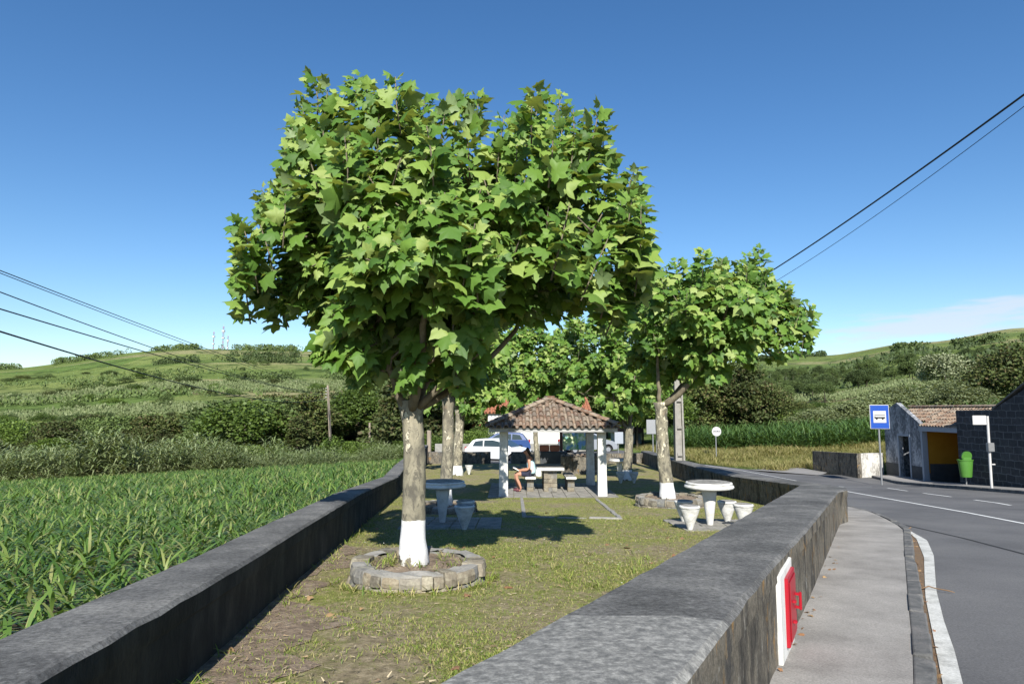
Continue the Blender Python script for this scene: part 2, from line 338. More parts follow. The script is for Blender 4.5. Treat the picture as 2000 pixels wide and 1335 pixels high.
mat['twig']=M('plane_limb_bark',[(.10,.085,.06),(.22,.19,.13)],9,.9,.3)
mat['darkbark']=M('dark_bark',[(.05,.04,.03),(.12,.10,.08)],9,.95,.3)
mat['leaf']=leafmat('plane_leaf',[(.045,.105,.018),(.085,.175,.026),(.13,.23,.036),(.07,.15,.028),(.19,.285,.055),(.28,.35,.11)],.30,.55,(1.6,1.35,.4),.3,under=(.20,.27,.13))
mat['corn']=leafmat('maize_leaf',[(.035,.080,.016),(.065,.135,.025),(.11,.19,.038),(.165,.245,.055),(.27,.28,.11)],.3,.42,(1.3,1.3,.6),.4)
mat['cornfar']=leafmat('tall_maize_leaf',[(.05,.105,.028),(.075,.14,.035),(.10,.165,.045)],.3,.5)
mat['grass']=leafmat('lawn_grass',[(.10,.17,.025),(.17,.24,.04),(.25,.29,.06),(.42,.36,.17),(.14,.21,.035)],.3,.6)
mat['verge']=leafmat('dry_tall_grass',[(.16,.18,.05),(.27,.25,.09),(.36,.31,.14),(.20,.22,.06),(.33,.27,.15)],.3,.7)
mat['cane']=leafmat('cane_leaf',[(.11,.16,.06),(.18,.23,.095),(.25,.29,.15),(.13,.18,.065)],.25,.6)
mat['scrub']=leafmat('scrub_leaf',[(.040,.070,.022),(.065,.105,.032),(.085,.125,.04),(.06,.085,.038)],.15,.7)
mat['cedar']=leafmat('cedar_leaf',[(.030,.050,.015),(.052,.075,.020),(.072,.098,.028),(.07,.055,.027)],.15,.7)
mat['broad']=leafmat('broad_shrub_leaf',[(.05,.09,.018),(.075,.125,.024),(.10,.155,.032)],.25,.55)
mat['silver']=leafmat('silver_leaf',[(.12,.15,.10),(.20,.23,.17),(.09,.13,.06)],.2,.6)
for k_ in ('scrub','cedar','broad','silver'): objvary(mat[k_])
mat['dry']=leafmat('fallen_leaf',[(.26,.13,.06),(.18,.11,.06),(.30,.20,.10)],.1,.8)
mat['flower']=leafmat('white_flower',[(.7,.7,.65),(.6,.6,.5)],.1,.8)
mat['carwhite']=flat('white_car_paint',(.72,.73,.75),.25,.6)
mat['carblue']=flat('blue_car_paint',(.015,.05,.17),.3,.5)
mat['carsilver']=flat('silver_car_paint',(.35,.37,.4),.3,.6,.4)
mat['tyre']=flat('tyre_rubber',(.02,.02,.02),.9)
m,t,p,o=newmat('car_glass'); p.inputs['Base Color'].default_value=(.03,.045,.05,1); p.inputs['Roughness'].default_value=.12; p.inputs['Specular IOR Level'].default_value=.4; mat['glass']=m
mat['skin']=flat('skin',(.42,.215,.14),.55,.35,var=.06)
mat['hair']=flat('dark_hair',(.012,.009,.008),.5)
mat['top']=flat('pale_blue_tank_top',(.42,.60,.62),.9)
mat['shorts']=flat('navy_shorts',(.022,.024,.045),.9)
mat['shoe']=flat('maroon_shoe',(.10,.03,.04),.8)
mat['paper']=flat('book_paper',(.75,.74,.70),.8)
mat['terracotta']=flat('terracotta',(.33,.12,.07),.85)
mat['brownwood']=flat('brown_board_frame',(.10,.045,.03),.8)
# ------------------------------------------------------------------ terrain functions
def lerp1(x,xs,ys): return np.interp(x,xs,ys)
def zg(x,y):
    x=np.asarray(x,float); y=np.asarray(y,float)
    yb=lerp1(x,[7,14],[20,31]); sl=lerp1(x,[7,14],[.02,0.0])
    return -(1.18+.068*np.minimum(y,yb))-sl*np.maximum(y-yb,0)
def zf(x,y):
    x=np.asarray(x,float); y=np.asarray(y,float)
    return -(1.17+.068*np.minimum(y,20)+.05*np.maximum(y-20,0))+.048*np.minimum(x+5,0)
tp=np.array([-1400,-600,0,400,800,1000,1200,1400,1600,1800,2000,2600,3400],float)
td=np.array([46,60,90,150,250,400,600,900,1500],float)
TY=np.array([  # pixel row of the ground at (column, distance)
[975,960,915,860,810,770,745,760,790],[970,957,910,855,800,755,728,745,785],[955,948,905,850,790,740,716,730,775],[935,925,888,842,772,712,680,700,770],
[905,897,872,830,770,715,686,705,770],[888,880,860,828,780,730,704,720,775],[880,870,850,820,775,735,714,728,775],[878,860,835,798,760,731,712,725,775],
[876,848,810,775,745,716,697,712,770],[868,820,782,745,716,688,668,690,765],[855,800,757,722,690,664,641,665,760],[840,785,740,700,665,640,615,640,750],[840,785,740,700,665,640,615,640,750]]).T
def ztab(x,y):
    x=np.asarray(x,float); y=np.asarray(y,float); px=np.clip(1000+F*x/np.maximum(y,1)*.995,tp[0],tp[-1]); yy=np.clip(y,td[0],td[-1])
    ly=np.log(yy); lt=np.log(td); i=np.clip(np.searchsorted(lt,ly)-1,0,len(td)-2); j=np.clip(np.searchsorted(tp,px)-1,0,len(tp)-2)
    u=(ly-lt[i])/(lt[i+1]-lt[i]); v=(px-tp[j])/(tp[j+1]-tp[j]); v=v*v*(3-2*v)
    row=(TY[i,j]*(1-v)+TY[i,j+1]*v)*(1-u)+(TY[i+1,j]*(1-v)+TY[i+1,j+1]*v)*u
    yc=(CY-row)/F; r=-(math.sin(PITCH)+math.cos(PITCH)*yc)/(math.cos(PITCH)-math.sin(PITCH)*yc)
    return -r*yy
def sm(a,b,x): t_=np.clip((x-a)/(b-a),0,1); return t_*t_*(3-2*t_)
def wob(x,y,s):  # cheap smooth noise about -1..1
    return (np.sin(x*s+1.3*np.sin(y*s*.7))+np.sin(y*s*1.3+1.7*np.sin(x*s*.6+2))+np.sin((x+y)*s*.53+3))/3
def zgr(x,y):
    x=np.asarray(x,float); y=np.asarray(y,float)
    near=np.where(x<-3,zf(x,y),zg(x,y)); wl=sm(50,60,y); wr=sm(40,47,y); wt=np.where(x<-3,wl,wr)
    bank=sm(20.5,26,x)*sm(20,30,y)*2.4
    far=ztab(x,y)+wob(x,y,.03)*np.clip((y-90)/200,0,1)*1.6+wob(x,y,.011)*np.clip((y-150)/300,0,1)*2.5
    return (near+bank*(1-wt))*(1-wt)+far*wt
def grid_sheet(name,xs_of,ys,nx,zfun,m,dz,label=None):
    V=[];
    for y in ys:
        a,b_=xs_of(y)
        for k in range(nx): V.append((a+(b_-a)*k/(nx-1),y))
    V=np.array(V); Z=zfun(V[:,0],V[:,1])+dz
    V=np.c_[V,Z]; ny=len(ys); i=np.arange(ny-1)[:,None]*nx+np.arange(nx-1)[None,:]; i=i.ravel()
    o=mk(name,V,np.c_[i,i+1,i+1+nx,i+nx],m,smooth=True); return tag(o,kind='structure')
ys=list(np.arange(-14,60,1.2))+list(np.geomspace(60,1500,70))
grid_sheet('ground',lambda y:(-(75+1.25*max(y,0)),75+1.25*max(y,0)),ys,260,zgr,mat['hill'],-.22)
# wall lines in plan (inner edges of the park)
WL_in=[(-1.0,-3),(-1.32,0),(-1.55,2.09),(-1.66,3.08),(-1.98,5.8),(-2.18,7.8),(-2.45,10.6),(-3.1,17),(-3.75,24),(-4.5,36)]
WL_out=[(-1.42,-3),(-1.76,0),(-1.99,2.1),(-2.10,3.1),(-2.40,5.8),(-2.60,7.9),(-2.87,10.7),(-3.54,17.2),(-4.20,24.2),(-4.95,36)]
def lx(y): return np.interp(y,[p[1] for p in WL_in],[p[0] for p in WL_in])
def lxo(y): return np.interp(y,[p[1] for p in WL_out],[p[0] for p in WL_out])
a_=[on(845,1335,.6),on(1160,1166,.6),on(1300,1091,.6),on(1357,1060,.6),on(1470,997,.6)]
WR_in=[(-2.6,-3),(-1.15,0)]+[(p.x,p.y) for p in a_]+[(6.1,14.3),(6.3,21.3),(6.6,27.5),(7.1,37)]
b_=[on(1503,1335),on(1580,1170),on(1640,1024)]
WR_out=[(-2.2,-3),(-.56,0),(b_[0].x*.45-.3+.02,1.4)]+[(p.x,p.y) for p in b_]+[(6.08,12.3),(6.5,13.2),(6.78,14.6),(6.9,20),(7.1,27.5),(7.6,37)]
WR_out[2]=(.20,1.4)
def rx(y): return np.interp(y,[p[1] for p in WR_in],[p[0] for p in WR_in])
def rxo(y): return np.interp(y,[p[1] for p in WR_out],[p[0] for p in WR_out])
# ------------------------------------------------------------------ ground sheets
grid_sheet('park_lawn',lambda y:(float(lx(y))-.1,float(rx(y))+.1),list(np.arange(-2.5,37,.5)),24,lambda x,y:zg(x,y)+wob(x,y,1.9)*.012,mat['lawn'],0)
def strip_w(y): return .34+.22*math.sin(y*1.7)+.16*math.sin(y*5.1+1)+.08*math.sin(y*13)
grid_sheet('worn_path',lambda y:(float(lx(y))-.05,float(lx(y))+.05+strip_w(y)*min(1,(9.8-y)/3)),list(np.arange(.5,9.6,.12)),5,lambda x,y:zg(x,y)+wob(x,y,1.9)*.012,mat['soil'],.006)
grid_sheet('field_soil',lambda y:(-70,float(lxo(y))+.1),list(np.arange(-6,55,1.2)),90,lambda x,y:zgr(x,y),mat['fieldsoil'],.09)
# pavement top polygon strips
kin=[(1784,1335),(1782,1260),(1773,1170),(1766,1080),(1764,1032),(1733,1014),(1700,999),(1649,987)]
kout=[(1821,1335),(1818,1299),(1802,1200),(1790,1128),(1782,1059),(1772,1030),(1738,1011),(1703,996),(1649,984)]
def strip_from(px,z=0,a=1.18): return [on(*q,a) for q in px]
KI=[Vector((p.x,p.y,0)) for p in strip_from(kin)]; KO=[Vector((p.x,p.y,0)) for p in strip_from(kout)]
def resamp(pts,n):
    d=[0]
    for i in range(1,len(pts)): d.append(d[-1]+(pts[i]-pts[i-1]).length)
    return [Vector([float(np.interp(s_,d,[p[k] for p in pts])) for k in range(3)]) for s_ in np.linspace(0,d[-1],n)]
back=lambda P,Q,l:P+(P-Q).normalized()*l
KI=[back(KI[0],KI[1],5)]+KI+[Vector((7.9,20,0)),Vector((8.0,30,0)),Vector((8.4,44,0))]; KO=[back(KO[0],KO[1],5)]+KO+[Vector((8.0,20,0)),Vector((8.1,30,0)),Vector((8.5,44,0))]
WO=[Vector((float(rxo(y)),y,0)) for y in np.linspace(-3,37,60)]
WO=[Vector((-2.2,-3.0,0))]+WO[1:]+[Vector((7.9,44,0))]
n=90; A=resamp(WO,n); B=resamp(KI,n); B=[Vector((np.interp(a.y,[q.y for q in resamp(KI,400)],[q.x for q in resamp(KI,400)]),a.y,0)) for a in A]
V=[];Fq=[]
for i in range(n):
    for k in range(5):
        q=A[i]*(1-k/4)+B[i]*(k/4); q.x-= .1*(k==0); V.append((q.x,q.y,float(zg(q.x,q.y))+.004))
for i in range(n-1):
    for k in range(4): a=i*5+k; Fq.append((a,a+1,a+6,a+5))
tag(mk('pavement',V,Fq,mat['pave']),kind='structure')
# kerb: separate ragged stones in one structure
mb=MB(); C=resamp(KI,320); D=resamp(KO,1200); rnd=random.Random(3)
i=0
while i<len(C)-2:
    L=rnd.choice([3,4,5]); j=min(i+L,len(C)-1); p,q=C[i],C[j]; t_=(q-p).normalized(); nrm=Vector((t_.y,-t_.x,0))
    wd=.12
    if nrm.dot(Vector((1,0,0)))<0 and p.y<16: nrm=-nrm
    z0=float(zg(p.x,p.y)); z1=float(zg(q.x,q.y)); h=.012+rnd.uniform(-.006,.01); g=.008; j0=rnd.uniform(-.012,.012)
    P0=p+t_*g; P1=q-t_*g; o0=nrm*(wd+rnd.uniform(-.012,.015)); o1=nrm*(wd+rnd.uniform(-.012,.015))
    mb.hexa([(P0.x,P0.y,z0-.3),(P1.x,P1.y,z1-.3),(P1.x+o1.x,P1.y+o1.y,z1-.3),(P0.x+o0.x,P0.y+o0.y,z0-.3),(P0.x,P0.y,z0+h),(P1.x,P1.y,z1+h),(P1.x+o1.x*.85,P1.y+o1.y*.85,z1+h+j0),(P0.x+o0.x*.85,P0.y+o0.y*.85,z0+h+j0)])
    i=j
o=mb.build('kerb',mat['kerb'],bev=.012); tag(o,kind='structure')
# road: sheet from kerb to far side
def road_l(y): return float(np.interp(y,[-8,0,3,5,7,9,10.5,12,16,20,44],[-4,-1,.8,1.7,2.8,4.0,4.8,5.6,6.3,7.2,7.8]))
RRy=[-8,10,22,28,34.4,36,38,40,44]; RRx=[19.3,19.3,19.3,18.4,18.0,16.0,12.6,11.0,10.8]
def road_r(y): return float(np.interp(y,RRy,RRx))
grid_sheet('road',lambda y:(road_l(y),road_r(y)),list(np.arange(-8,44.6,.5)),40,lambda x,y:zg(x,y),mat['asphalt'],-.085)
grid_sheet('car_park',lambda y:(-4.6,7.9),list(np.arange(36.6,49.6,1.0)),16,lambda x,y:np.maximum(zgr(x,y),zg(x,y)),mat['asphalt'],-.03)
# far side pavement in front of the shelter
grid_sheet('far_pavement',lambda y:(float(np.interp(y,[8,20,28,34.2],[17.3,17.2,17.5,18.1])),19.5),list(np.arange(4,34.3,.5)),6,lambda x,y:zg(x,y),mat['driveway'],.02)
mb=MB(); 
pp=[(17.2,float(y)) for y in ()]
ks=[(float(np.interp(y,[4,20,28,34.2],[17.3,17.2,17.5,18.1])),y) for y in np.arange(4,34.3,1.1)]
for (x0,y0),(x1,y1) in zip(ks[:-1],ks[1:]):
    z0,z1=float(zg(x0,y0)),float(zg(x1,y1)); y0b=y0+.012
    mb.hexa([(x0-.13,y0b,z0-.25),(x0,y0b,z0-.25),(x1,y1,z1-.25),(x1-.13,y1,z1-.25),(x0-.13,y0b,z0+.03),(x0,y0b,z0+.035),(x1,y1,z1+.035),(x1-.13,y1,z1+.03)])
tag(mb.build('far_kerb',mat['kerb'],bev=.015),kind='structure')
# driveway apron beyond the bend
mb=MB()
q=[(12.9,37.2),(15.9,34.9),(17.0,36.4),(16.8,39.5),(15.3,41.0),(14.2,38.3)]
V=[(x,y,float(zg(x,y))-.066) for x,y in q]; tag(mk('driveway',V,[tuple(range(len(V)))],mat['driveway']),kind='structure')
# road paint
def painted(pts,wd,name,gaps=None,m=None,dz=-.080):
    P=resamp([Vector((p[0],p[1],0)) for p in pts],160); V=[];Fq=[]
    L=[0]
    for i in range(1,len(P)): L.append(L[-1]+(P[i]-P[i-1]).length)
    for i,p in enumerate(P):
        t_=(P[min(i+1,len(P)-1)]-P[max(i-1,0)]).normalized(); nn=Vector((t_.y,-t_.x,0))*wd/2
        for s_ in (-1,1): x,y=p.x+nn.x*s_,p.y+nn.y*s_; V.append((x,y,float(zg(x,y))+dz))
    for i in range(len(P)-1):
        if gaps and (L[i]%(gaps[0]+gaps[1]))>gaps[0]: continue
        Fq.append((2*i,2*i+1,2*i+3,2*i+2))
    return tag(mk(name,V,Fq,m or mat['paint']),kind='structure')
RD=1.265
def onr(px,py): p=on(px,py,RD); return (p.x,p.y)
sol=[onr(2000,1022),onr(1886,1000),onr(1760,978),onr(1648,958)]
d0=((sol[1][0]-sol[0][0]),(sol[1][1]-sol[0][1])); sol=[(sol[0][0]-d0[0]*2.5,sol[0][1]-d0[1]*2.5)]+sol+[(10.6,28),(9.9,36),(9.4,44)]
painted(sol,.09,'road_centre_line')
sm_=[on(1755,1022,1.265),on(1880,1050,1.265),on(2010,1084,1.265)]; painted([(p.x,p.y) for p in sm_]+[(sm_[2].x+3,sm_[2].y-.9)],.05,'tar_seam',None,mat['tyre'],-.0815)
das=[onr(1947,981.6),onr(1888,973.7),onr(1797,961.8),onr(1714,950)]
das=[(10.6,10.5)]+das+[(13.75,28),(13.3,32),(12.3,36),(11.3,38.4),(10.6,40),(10.3,44)]
painted(das[:6],.085,'road_dashed_line',(2.2,1.5)); painted(das[5:],.12,'road_edge_line')
# the broad painted strip round the bend and the dirt between it and the kerb
sl=[(1841,1335),(1820,1230),(1808,1170),(1806,1128),(1805,1089),(1790,1053),(1766,1033)]
sr=[(1880,1335),(1865,1275),(1844,1215),(1829,1155),(1827,1128),(1824,1086),(1811,1056),(1768,1032)]
S1=[Vector((*onr(*q),0)) for q in sl]; S2=[Vector((*onr(*q),0)) for q in sr]
S1=[back(S1[0],S1[1],4)]+S1; S2=[back(S2[0],S2[1],4)]+S2
KO2=[Vector((*onr(*q),0)) for q in kout[:6]]; KO2=[back(KO2[0],KO2[1],4)]+KO2
def between(P,Q,name,m,dz,wobk=0):
    P=resamp(P,60);Q=resamp(Q,60);V=[]
    for p,q_ in zip(P,Q):
        for r_ in (p,q_): V.append((r_.x+wobk*math.sin(r_.y*9),r_.y,float(zg(r_.x,r_.y))+dz))
    return tag(mk(name,V,[(2*i,2*i+1,2*i+3,2*i+2) for i in range(59)],m),kind='structure')
between(S1,S2,'painted_edge_strip',mat['strip'],-.072)
between(KO2,S1,'gutter',mat['dirt'],-.078,.006)
# ------------------------------------------------------------------ walls
def wall_mesh(inn,outt,topf,botf,seed,mats_,pale=None,step_=.25):
    n=int(sum(math.dist(inn[i],inn[i+1]) for i in range(len(inn)-1))/step_)
    P=resamp([Vector((*p,0)) for p in inn],n); Q=resamp([Vector((*p,0)) for p in outt],n); rnd=random.Random(seed)
    V=[];Fc=[];mi=[]
    # section: inner bottom, inner mid, inner top bevel..., outer
    def nz(x,y,z): return .0025*math.sin(y*11+z*5+x)+.002*math.sin(y*29+z*17)
    for p,q_ in zip(P,Q):
        d=(q_-p).normalized(); zt=topf(p.x,p.y); zt2=topf(q_.x,q_.y); zb=botf(p.x,p.y)-.3; zb2=botf(q_.x,q_.y)-.3
        sec=[(p,0,zb),(p,0,zb+(zt-zb)*.5),(p,0,zt-.14),(p,-.012,zt-.12),(p,-.012,zt-.025),(p,.012,zt-.004),(p+(q_-p)*.3,0,zt+.004),(p+(q_-p)*.7,0,zt2+.004),(q_,-.012,zt2-.004),(q_,.012,zt2-.025),(q_,.012,zt2-.12),(q_,0,zt2-.14),(q_,0,zb2+(zt2-zb2)*.5),(q_,0,zb2)]
        for k,(b0,off,z) in enumerate(sec):
            side=-1 if k>=8 else 1
            b1=b0+d*(off if k<7 else off)
            e=nz(b1.x,b1.y,z); V.append((b1.x+d.x*e,b1.y+d.y*e,z+(.002*math.sin(b1.y*13)+.002*math.sin(b1.x*21+b1.y*37) if 4<=k<=9 else 0)))
    m_=14
    for i in range(n-1):
        for k in range(m_-1):
            a=i*m_+k; Fc.append((a,a+m_,a+m_+1,a+1)); t_=0 if 4<=k<=8 else 1
            if t_==0 and pale and pale(P[i]): t_=2
            mi.append(t_)
    Fc.append(tuple(range(m_))); mi.append(1); Fc.append(tuple((n-1)*m_+k for k in range(m_))[::-1]); mi.append(1)
    return V,Fc,mi
wt_=lambda x,y:float(zg(0,y))+.58
wtR=lambda x,y:float(zg(x if x<7 else 7,y))+(.58 if y<14 else .58+.06*min(1,(y-14)/6))
V,Fc,mi=wall_mesh(WR_in,WR_out,wtR,lambda x,y:float(zg(x,y)),1,None,lambda p:p.y<2.62)
o=mk('park_wall',V,Fc,[mat['walltop'],mat['wallside'],mat['walltop2']],None,False,mi)
o.data.polygons.foreach_set('use_smooth',[True]*len(o.data.polygons)); o.data.set_sharp_from_angle(angle=R(30))
tag(o,'wide dark concrete park wall beside the pavement, bending back along the road, hydrant box set in it','wall')
def wtL(x,y): return float(zg(-2,y))+float(np.interp(y,[5,11],[.46,.58]))+float(np.interp(y,[20,30,36],[0,.22,.42]))
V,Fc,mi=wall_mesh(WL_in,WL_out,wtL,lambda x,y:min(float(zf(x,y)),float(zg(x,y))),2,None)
o=mk('park_wall',V,Fc,[mat['walltop'],mat['mossshade']],None,False,mi)
o.data.polygons.foreach_set('use_smooth',[True]*len(o.data.polygons)); o.data.set_sharp_from_angle(angle=R(30))
tag(o,'long dark concrete wall between the maize field and the park lawn','wall')
# back walls of the park
def straight_wall(p,q_,h,th,label,mm=None,z0=None):
    p=Vector((*p,0));q_=Vector((*q_,0)); d=(q_-p).normalized(); nn=Vector((-d.y,d.x,0))*th
    zz=[float(zg(p.x,p.y)) if z0 is None else z0,float(zg(q_.x,q_.y)) if z0 is None else z0]
    mb=MB(); r_=random.Random(9)
    k=max(2,int((q_-p).length/.5)); pts=[p+(q_-p)*i/k for i in range(k+1)]
    V=[];Fc=[];mi=[]
    for i,a in enumerate(pts):
        z=zz[0]+(zz[1]-zz[0])*i/k; e=r_.uniform(-.01,.01)
        for off,zz_ in ((0,-.3),(0,h-.02),(.02,h+e),(.98,h+e),(1,h-.02),(1,-.3)): V.append((a.x+nn.x*off,a.y+nn.y*off,z+zz_))
    for i in range(k):
        for j in range(5): a=i*6+j; Fc.append((a,a+6,a+7,a+1)); mi.append(0 if j==2 else 1)
    Fc+= [tuple(range(6)),tuple(k*6+j for j in range(6))[::-1]]; mi+=[1,1]
    o=mk('park_wall',V,Fc,mm or [mat['walltop'],mat['wallside']],None,False,mi); return tag(o,label,'wall')
straight_wall((-4.5,36.1),(-1.15,36.1),.62,.35,'low park end wall left of the entrance, behind the limewashed trunks')
straight_wall((-.05,36.1),(1.75,36.1),.62,.35,'short low park end wall in front of the white car, behind the seated reader')
straight_wall((3.0,36.3),(7.3,36.3),.55,.35,'low park end wall under the picture board, right end meeting the road wall')
# ------------------------------------------------------------------ plane trees
LT=np.array([(0,.0),(.17,-.09),(.30,-.02),(.50,-.04),(.45,.13),(.35,.24),(.46,.32),(.58,.53),(.43,.54),(.30,.53),(.25,.68),(.13,.80),(0,1.0)],float)
def leaf_template(fold=.30,curl=.22,tw=0):
    pts=[(0,.30)]+[tuple(p) for p in LT]+[(-x,y) for x,y in LT[::-1][1:-1]]
    V=np.array([(x,y,-fold*abs(x)**1.2-curl*(max(y-.25,0))**1.6+.05*math.sin(9*y+3*x)+tw*x*y) for x,y in pts]); n=len(pts)-1
    return V,np.array([(0,1+i,1+(i+1)%n) for i in range(n)])
LV,LF=leaf_template()
LFr=LF[:,::-1]
def inst(TV,TF,pos,tip,nrm,size):
    tip=tip/np.linalg.norm(tip,axis=1,keepdims=True); s_=np.cross(tip,nrm); s_/= (np.linalg.norm(s_,axis=1,keepdims=True)+1e-9); nn=np.cross(s_,tip)
    X=pos[:,None,:]+size[:,None,None]*(TV[None,:,0,None]*s_[:,None,:]+TV[None,:,1,None]*tip[:,None,:]+TV[None,:,2,None]*nn[:,None,:])
    k=len(TV); Fc=(TF[None]+(np.arange(len(pos))*k)[:,None,None]).reshape(-1,TF.shape[1]); return X.reshape(-1,3),Fc
def bez(a,b,c,n): return [a*(1-t)**2+b*2*t*(1-t)+c*t*t for t in [i/(n-1) for i in range(n)]]
SUNV=np.array([0.03,-math.cos(R(SUN_EL)),math.sin(R(SUN_EL))])
def plane_tree(base,head,lobes,tips,nshoot,label,seed,leaf=.2,r0=.14,nl=17,group='plane trees of the park',planter=False,gaps=()):
    """base,head world points; lobes (centre,radius vec); tips: list of shoot end points"""
    rn=np.random.RandomState(seed); rr=random.Random(seed); base=Vector(base); head=Vector(head)
    root=thing('plane_tree',label,'tree',base,group)
    mb=MB(); n=14; P=[];Rr=[]
    for i in range(n+1):
        t_=i/n; p=base.lerp(head,t_)+Vector((math.sin(t_*5+seed)*.02*(t_>0),math.sin(t_*4+seed*2)*.02,0)); 
        fl=1+.35*max(0,1-t_*7)**1.5; bulge=.10*math.exp(-((t_-.80)/.035)**2)+.35*max(0,(t_-.86)/.14)**1.3
        P.append(p);Rr.append(r0*(1.14-.25*t_+bulge)*fl)
    P[0]=P[0]-Vector((0,0,.12))
    # noisy trunk surface
    mb.tube(P,Rr,18)
    V=[]
    for v in mb.v:
        x,y,z=v; e=1+.03*math.sin(9*z+4*math.atan2(y-base.y,x-base.x))+.025*math.sin(23*z+3*x*20)
        c_=base.lerp(head,max(0,min(1,(z-base.z)/(head.z-base.z)))); V.append((c_.x+(x-c_.x)*e,c_.y+(y-c_.y)*e,z))
    mb.v=V; mb.build('trunk',mat['bark2' if seed in (21,41) else 'bark'],root,smooth=True)
    lm=MB(); C=Vector((0,0,0)); wsum=0
    for c,r in lobes: C+=Vector(c)*r[0]; wsum+=r[0]
    C/=wsum
    order=sorted(range(len(lobes)),key=lambda k:-lobes[k][1][0]); mains=[]
    for k in order:
        a_=math.atan2(lobes[k][0][1]-head.y,lobes[k][0][0]-head.x)
        if len(mains)<5 and all(abs(math.remainder(a_-b_,2*math.pi))>.75 for b_,_ in mains): mains.append((a_,k))
    segs=[]
    for q,(a_,k) in enumerate(mains):
        c=Vector(lobes[k][0]); st=head+Vector((math.cos(a_),math.sin(a_),0))*r0*.35-Vector((0,0,.10)); dd=c-st
        mid=st+Vector((dd.x*.62,dd.y*.62,dd.z*.28)); pts=bez(st,mid,c+Vector((0,0,lobes[k][1][2]*.3)),11)
        pts=[p+Vector((rr.uniform(-.02,.02),rr.uniform(-.02,.02),rr.uniform(-.02,.02)))*(i_>1) for i_,p in enumerate(pts)]
        ra=r0*(.5,.42,.36,.32,.3)[q]; lm.tube(pts,[ra*(1-.075*i_)+.006 for i_ in range(11)],9); segs+=[(p,ra*(1-.075*i_)) for i_,p in enumerate(pts) if i_>=3]
    mk_=[k for _,k in mains]
    for k in range(len(lobes)):
        if k in mk_: continue
        c=Vector(lobes[k][0]); s0,ra=min(segs,key=lambda z_:(z_[0]-c).length+ (.6 if z_[0].z>c.z else 0)); ra=min(ra*.6,.045)
        pts=bez(s0,s0.lerp(c,.5)+Vector((rr.uniform(-.1,.1),rr.uniform(-.1,.1),-.08)),c,7); lm.tube(pts,[ra*(1-.13*i_)+.004 for i_ in range(7)],6)
        for q in range(2):
            e=c+Vector((rr.uniform(-1,1)*lobes[k][1][0],rr.uniform(-1,1)*lobes[k][1][1],rr.uniform(.2,1)*lobes[k][1][2]))*.8; lm.tube(bez(c,c.lerp(e,.5),e,4),[.014,.011,.008,.005],5)
    # shoots
    LCs=np.array([list(c) for c,r in lobes]); LRs=np.array([list(r) for c,r in lobes])
    wts=(LRs[:,0]*LRs[:,2])**1.0; wts/=wts.sum(); S=[];tries=0
    while len(S)<nshoot and tries<nshoot*40:
        tries+=1; k=rn.choice(len(wts),p=wts); d=rn.normal(size=3); d/=np.linalg.norm(d); p=LCs[k]+LRs[k]*d*rn.uniform(.6,1.12)
        if math.sin(p[0]*3.1+seed)+math.sin(p[1]*2.7+2*seed)+math.sin(p[2]*3.7+p[0]*1.9)>1.25 and rn.rand()<.8: continue
        dd=np.sqrt((((p-LCs)/LRs)**2).sum(1)); dd[k]=9
        if dd.min()<.62 and rn.rand()<.8: continue
        if p[2]<head.z-.05 and np.hypot(p[0]-head.x,p[1]-head.y)<r0*2.5: continue
        S.append((p,None))
    PS=[];TP=[];NR=[];SZ=[]; Cn=np.array(C)
    allsh=[]
    for p,_ in S:
        o_=(p-Cn)/np.linalg.norm(p-Cn)
        if rn.rand()<.27 and o_[2]>-.35: allsh.append((p+o_*rn.uniform(.08,.28)*(r0/.12)+np.array([0,0,rn.uniform(.05,.28)]),rn.uniform(.45,.75),True))
        else: allsh.append((p,.28+.2*rn.rand(),False))
    allsh+=[(np.array(t_),rn.uniform(.5,.85),True) for t_ in tips]
    for p,L,tipshoot in allsh:
        o_=p-Cn; o_/= (np.linalg.norm(o_)+1e-6)
        ax=o_*(.25 if tipshoot else .7)+np.array([0,0,.95 if tipshoot else .35])+rn.normal(size=3)*(.1 if tipshoot else .3); ax/=np.linalg.norm(ax)
        if (p[2]-Cn[2])<-.2: ax=ax*.6+np.array([0,0,-.45])+o_*.4; ax/=np.linalg.norm(ax)
        st=p-ax*L; lm.tube([tuple(st),tuple(st+ax*L*.5+rn.normal(size=3)*.015),tuple(p)],[.009,.007,.004],4)
        cnt=int(nl*(L/.42)); ph=rn.rand()*6.28
        u=np.cross(ax,[.3,.2,1.]); u/=np.linalg.norm(u); v_=np.cross(ax,u)
        for j in range(cnt):
            t_=(j+.5)/cnt; a=ph+j*2.4; rad=u*math.cos(a)+v_*math.sin(a)
            s_=leaf*(rn.uniform(.55,1.3)*(1.12-.6*t_**2)); pet=leaf*.45*(1.1-.5*t_)
            b0=st+ax*L*t_+(rad*.9+ax*.35)*pet
            td_=rad*.8+o_*.30+ax*(.30+.4*(t_ if tipshoot else 0))+np.array([0,0,-.50 if not tipshoot else -.0])+rn.normal(size=3)*.22
            td_=td_-SUNV*(td_@SUNV)*.6
            nr=np.array([0,0,.42])+SUNV*.62+o_*.42+rn.normal(size=3)*.45
            PS.append(b0);TP.append(td_);NR.append(nr);SZ.append(s_)
    PS=np.array(PS);TP=np.array(TP);NR=np.array(NR);SZ=np.array(SZ)
    Xa=[];Fa=[];off=0; vv=rn.randint(0,4,len(PS))
    for q,(fo,cu,tw_) in enumerate(((.25,.20,.1),(.75,.35,-.25),(.45,.85,.3),(-.15,.45,-.35))):
        k_=vv==q; TVq,_=leaf_template(fo,cu,tw_); Xq,Fq_=inst(TVq,LF,PS[k_],TP[k_],NR[k_],SZ[k_]); Xa.append(Xq);Fa.append(Fq_+off);off+=len(Xq)
    X=np.concatenate(Xa);Fc=np.concatenate(Fa)
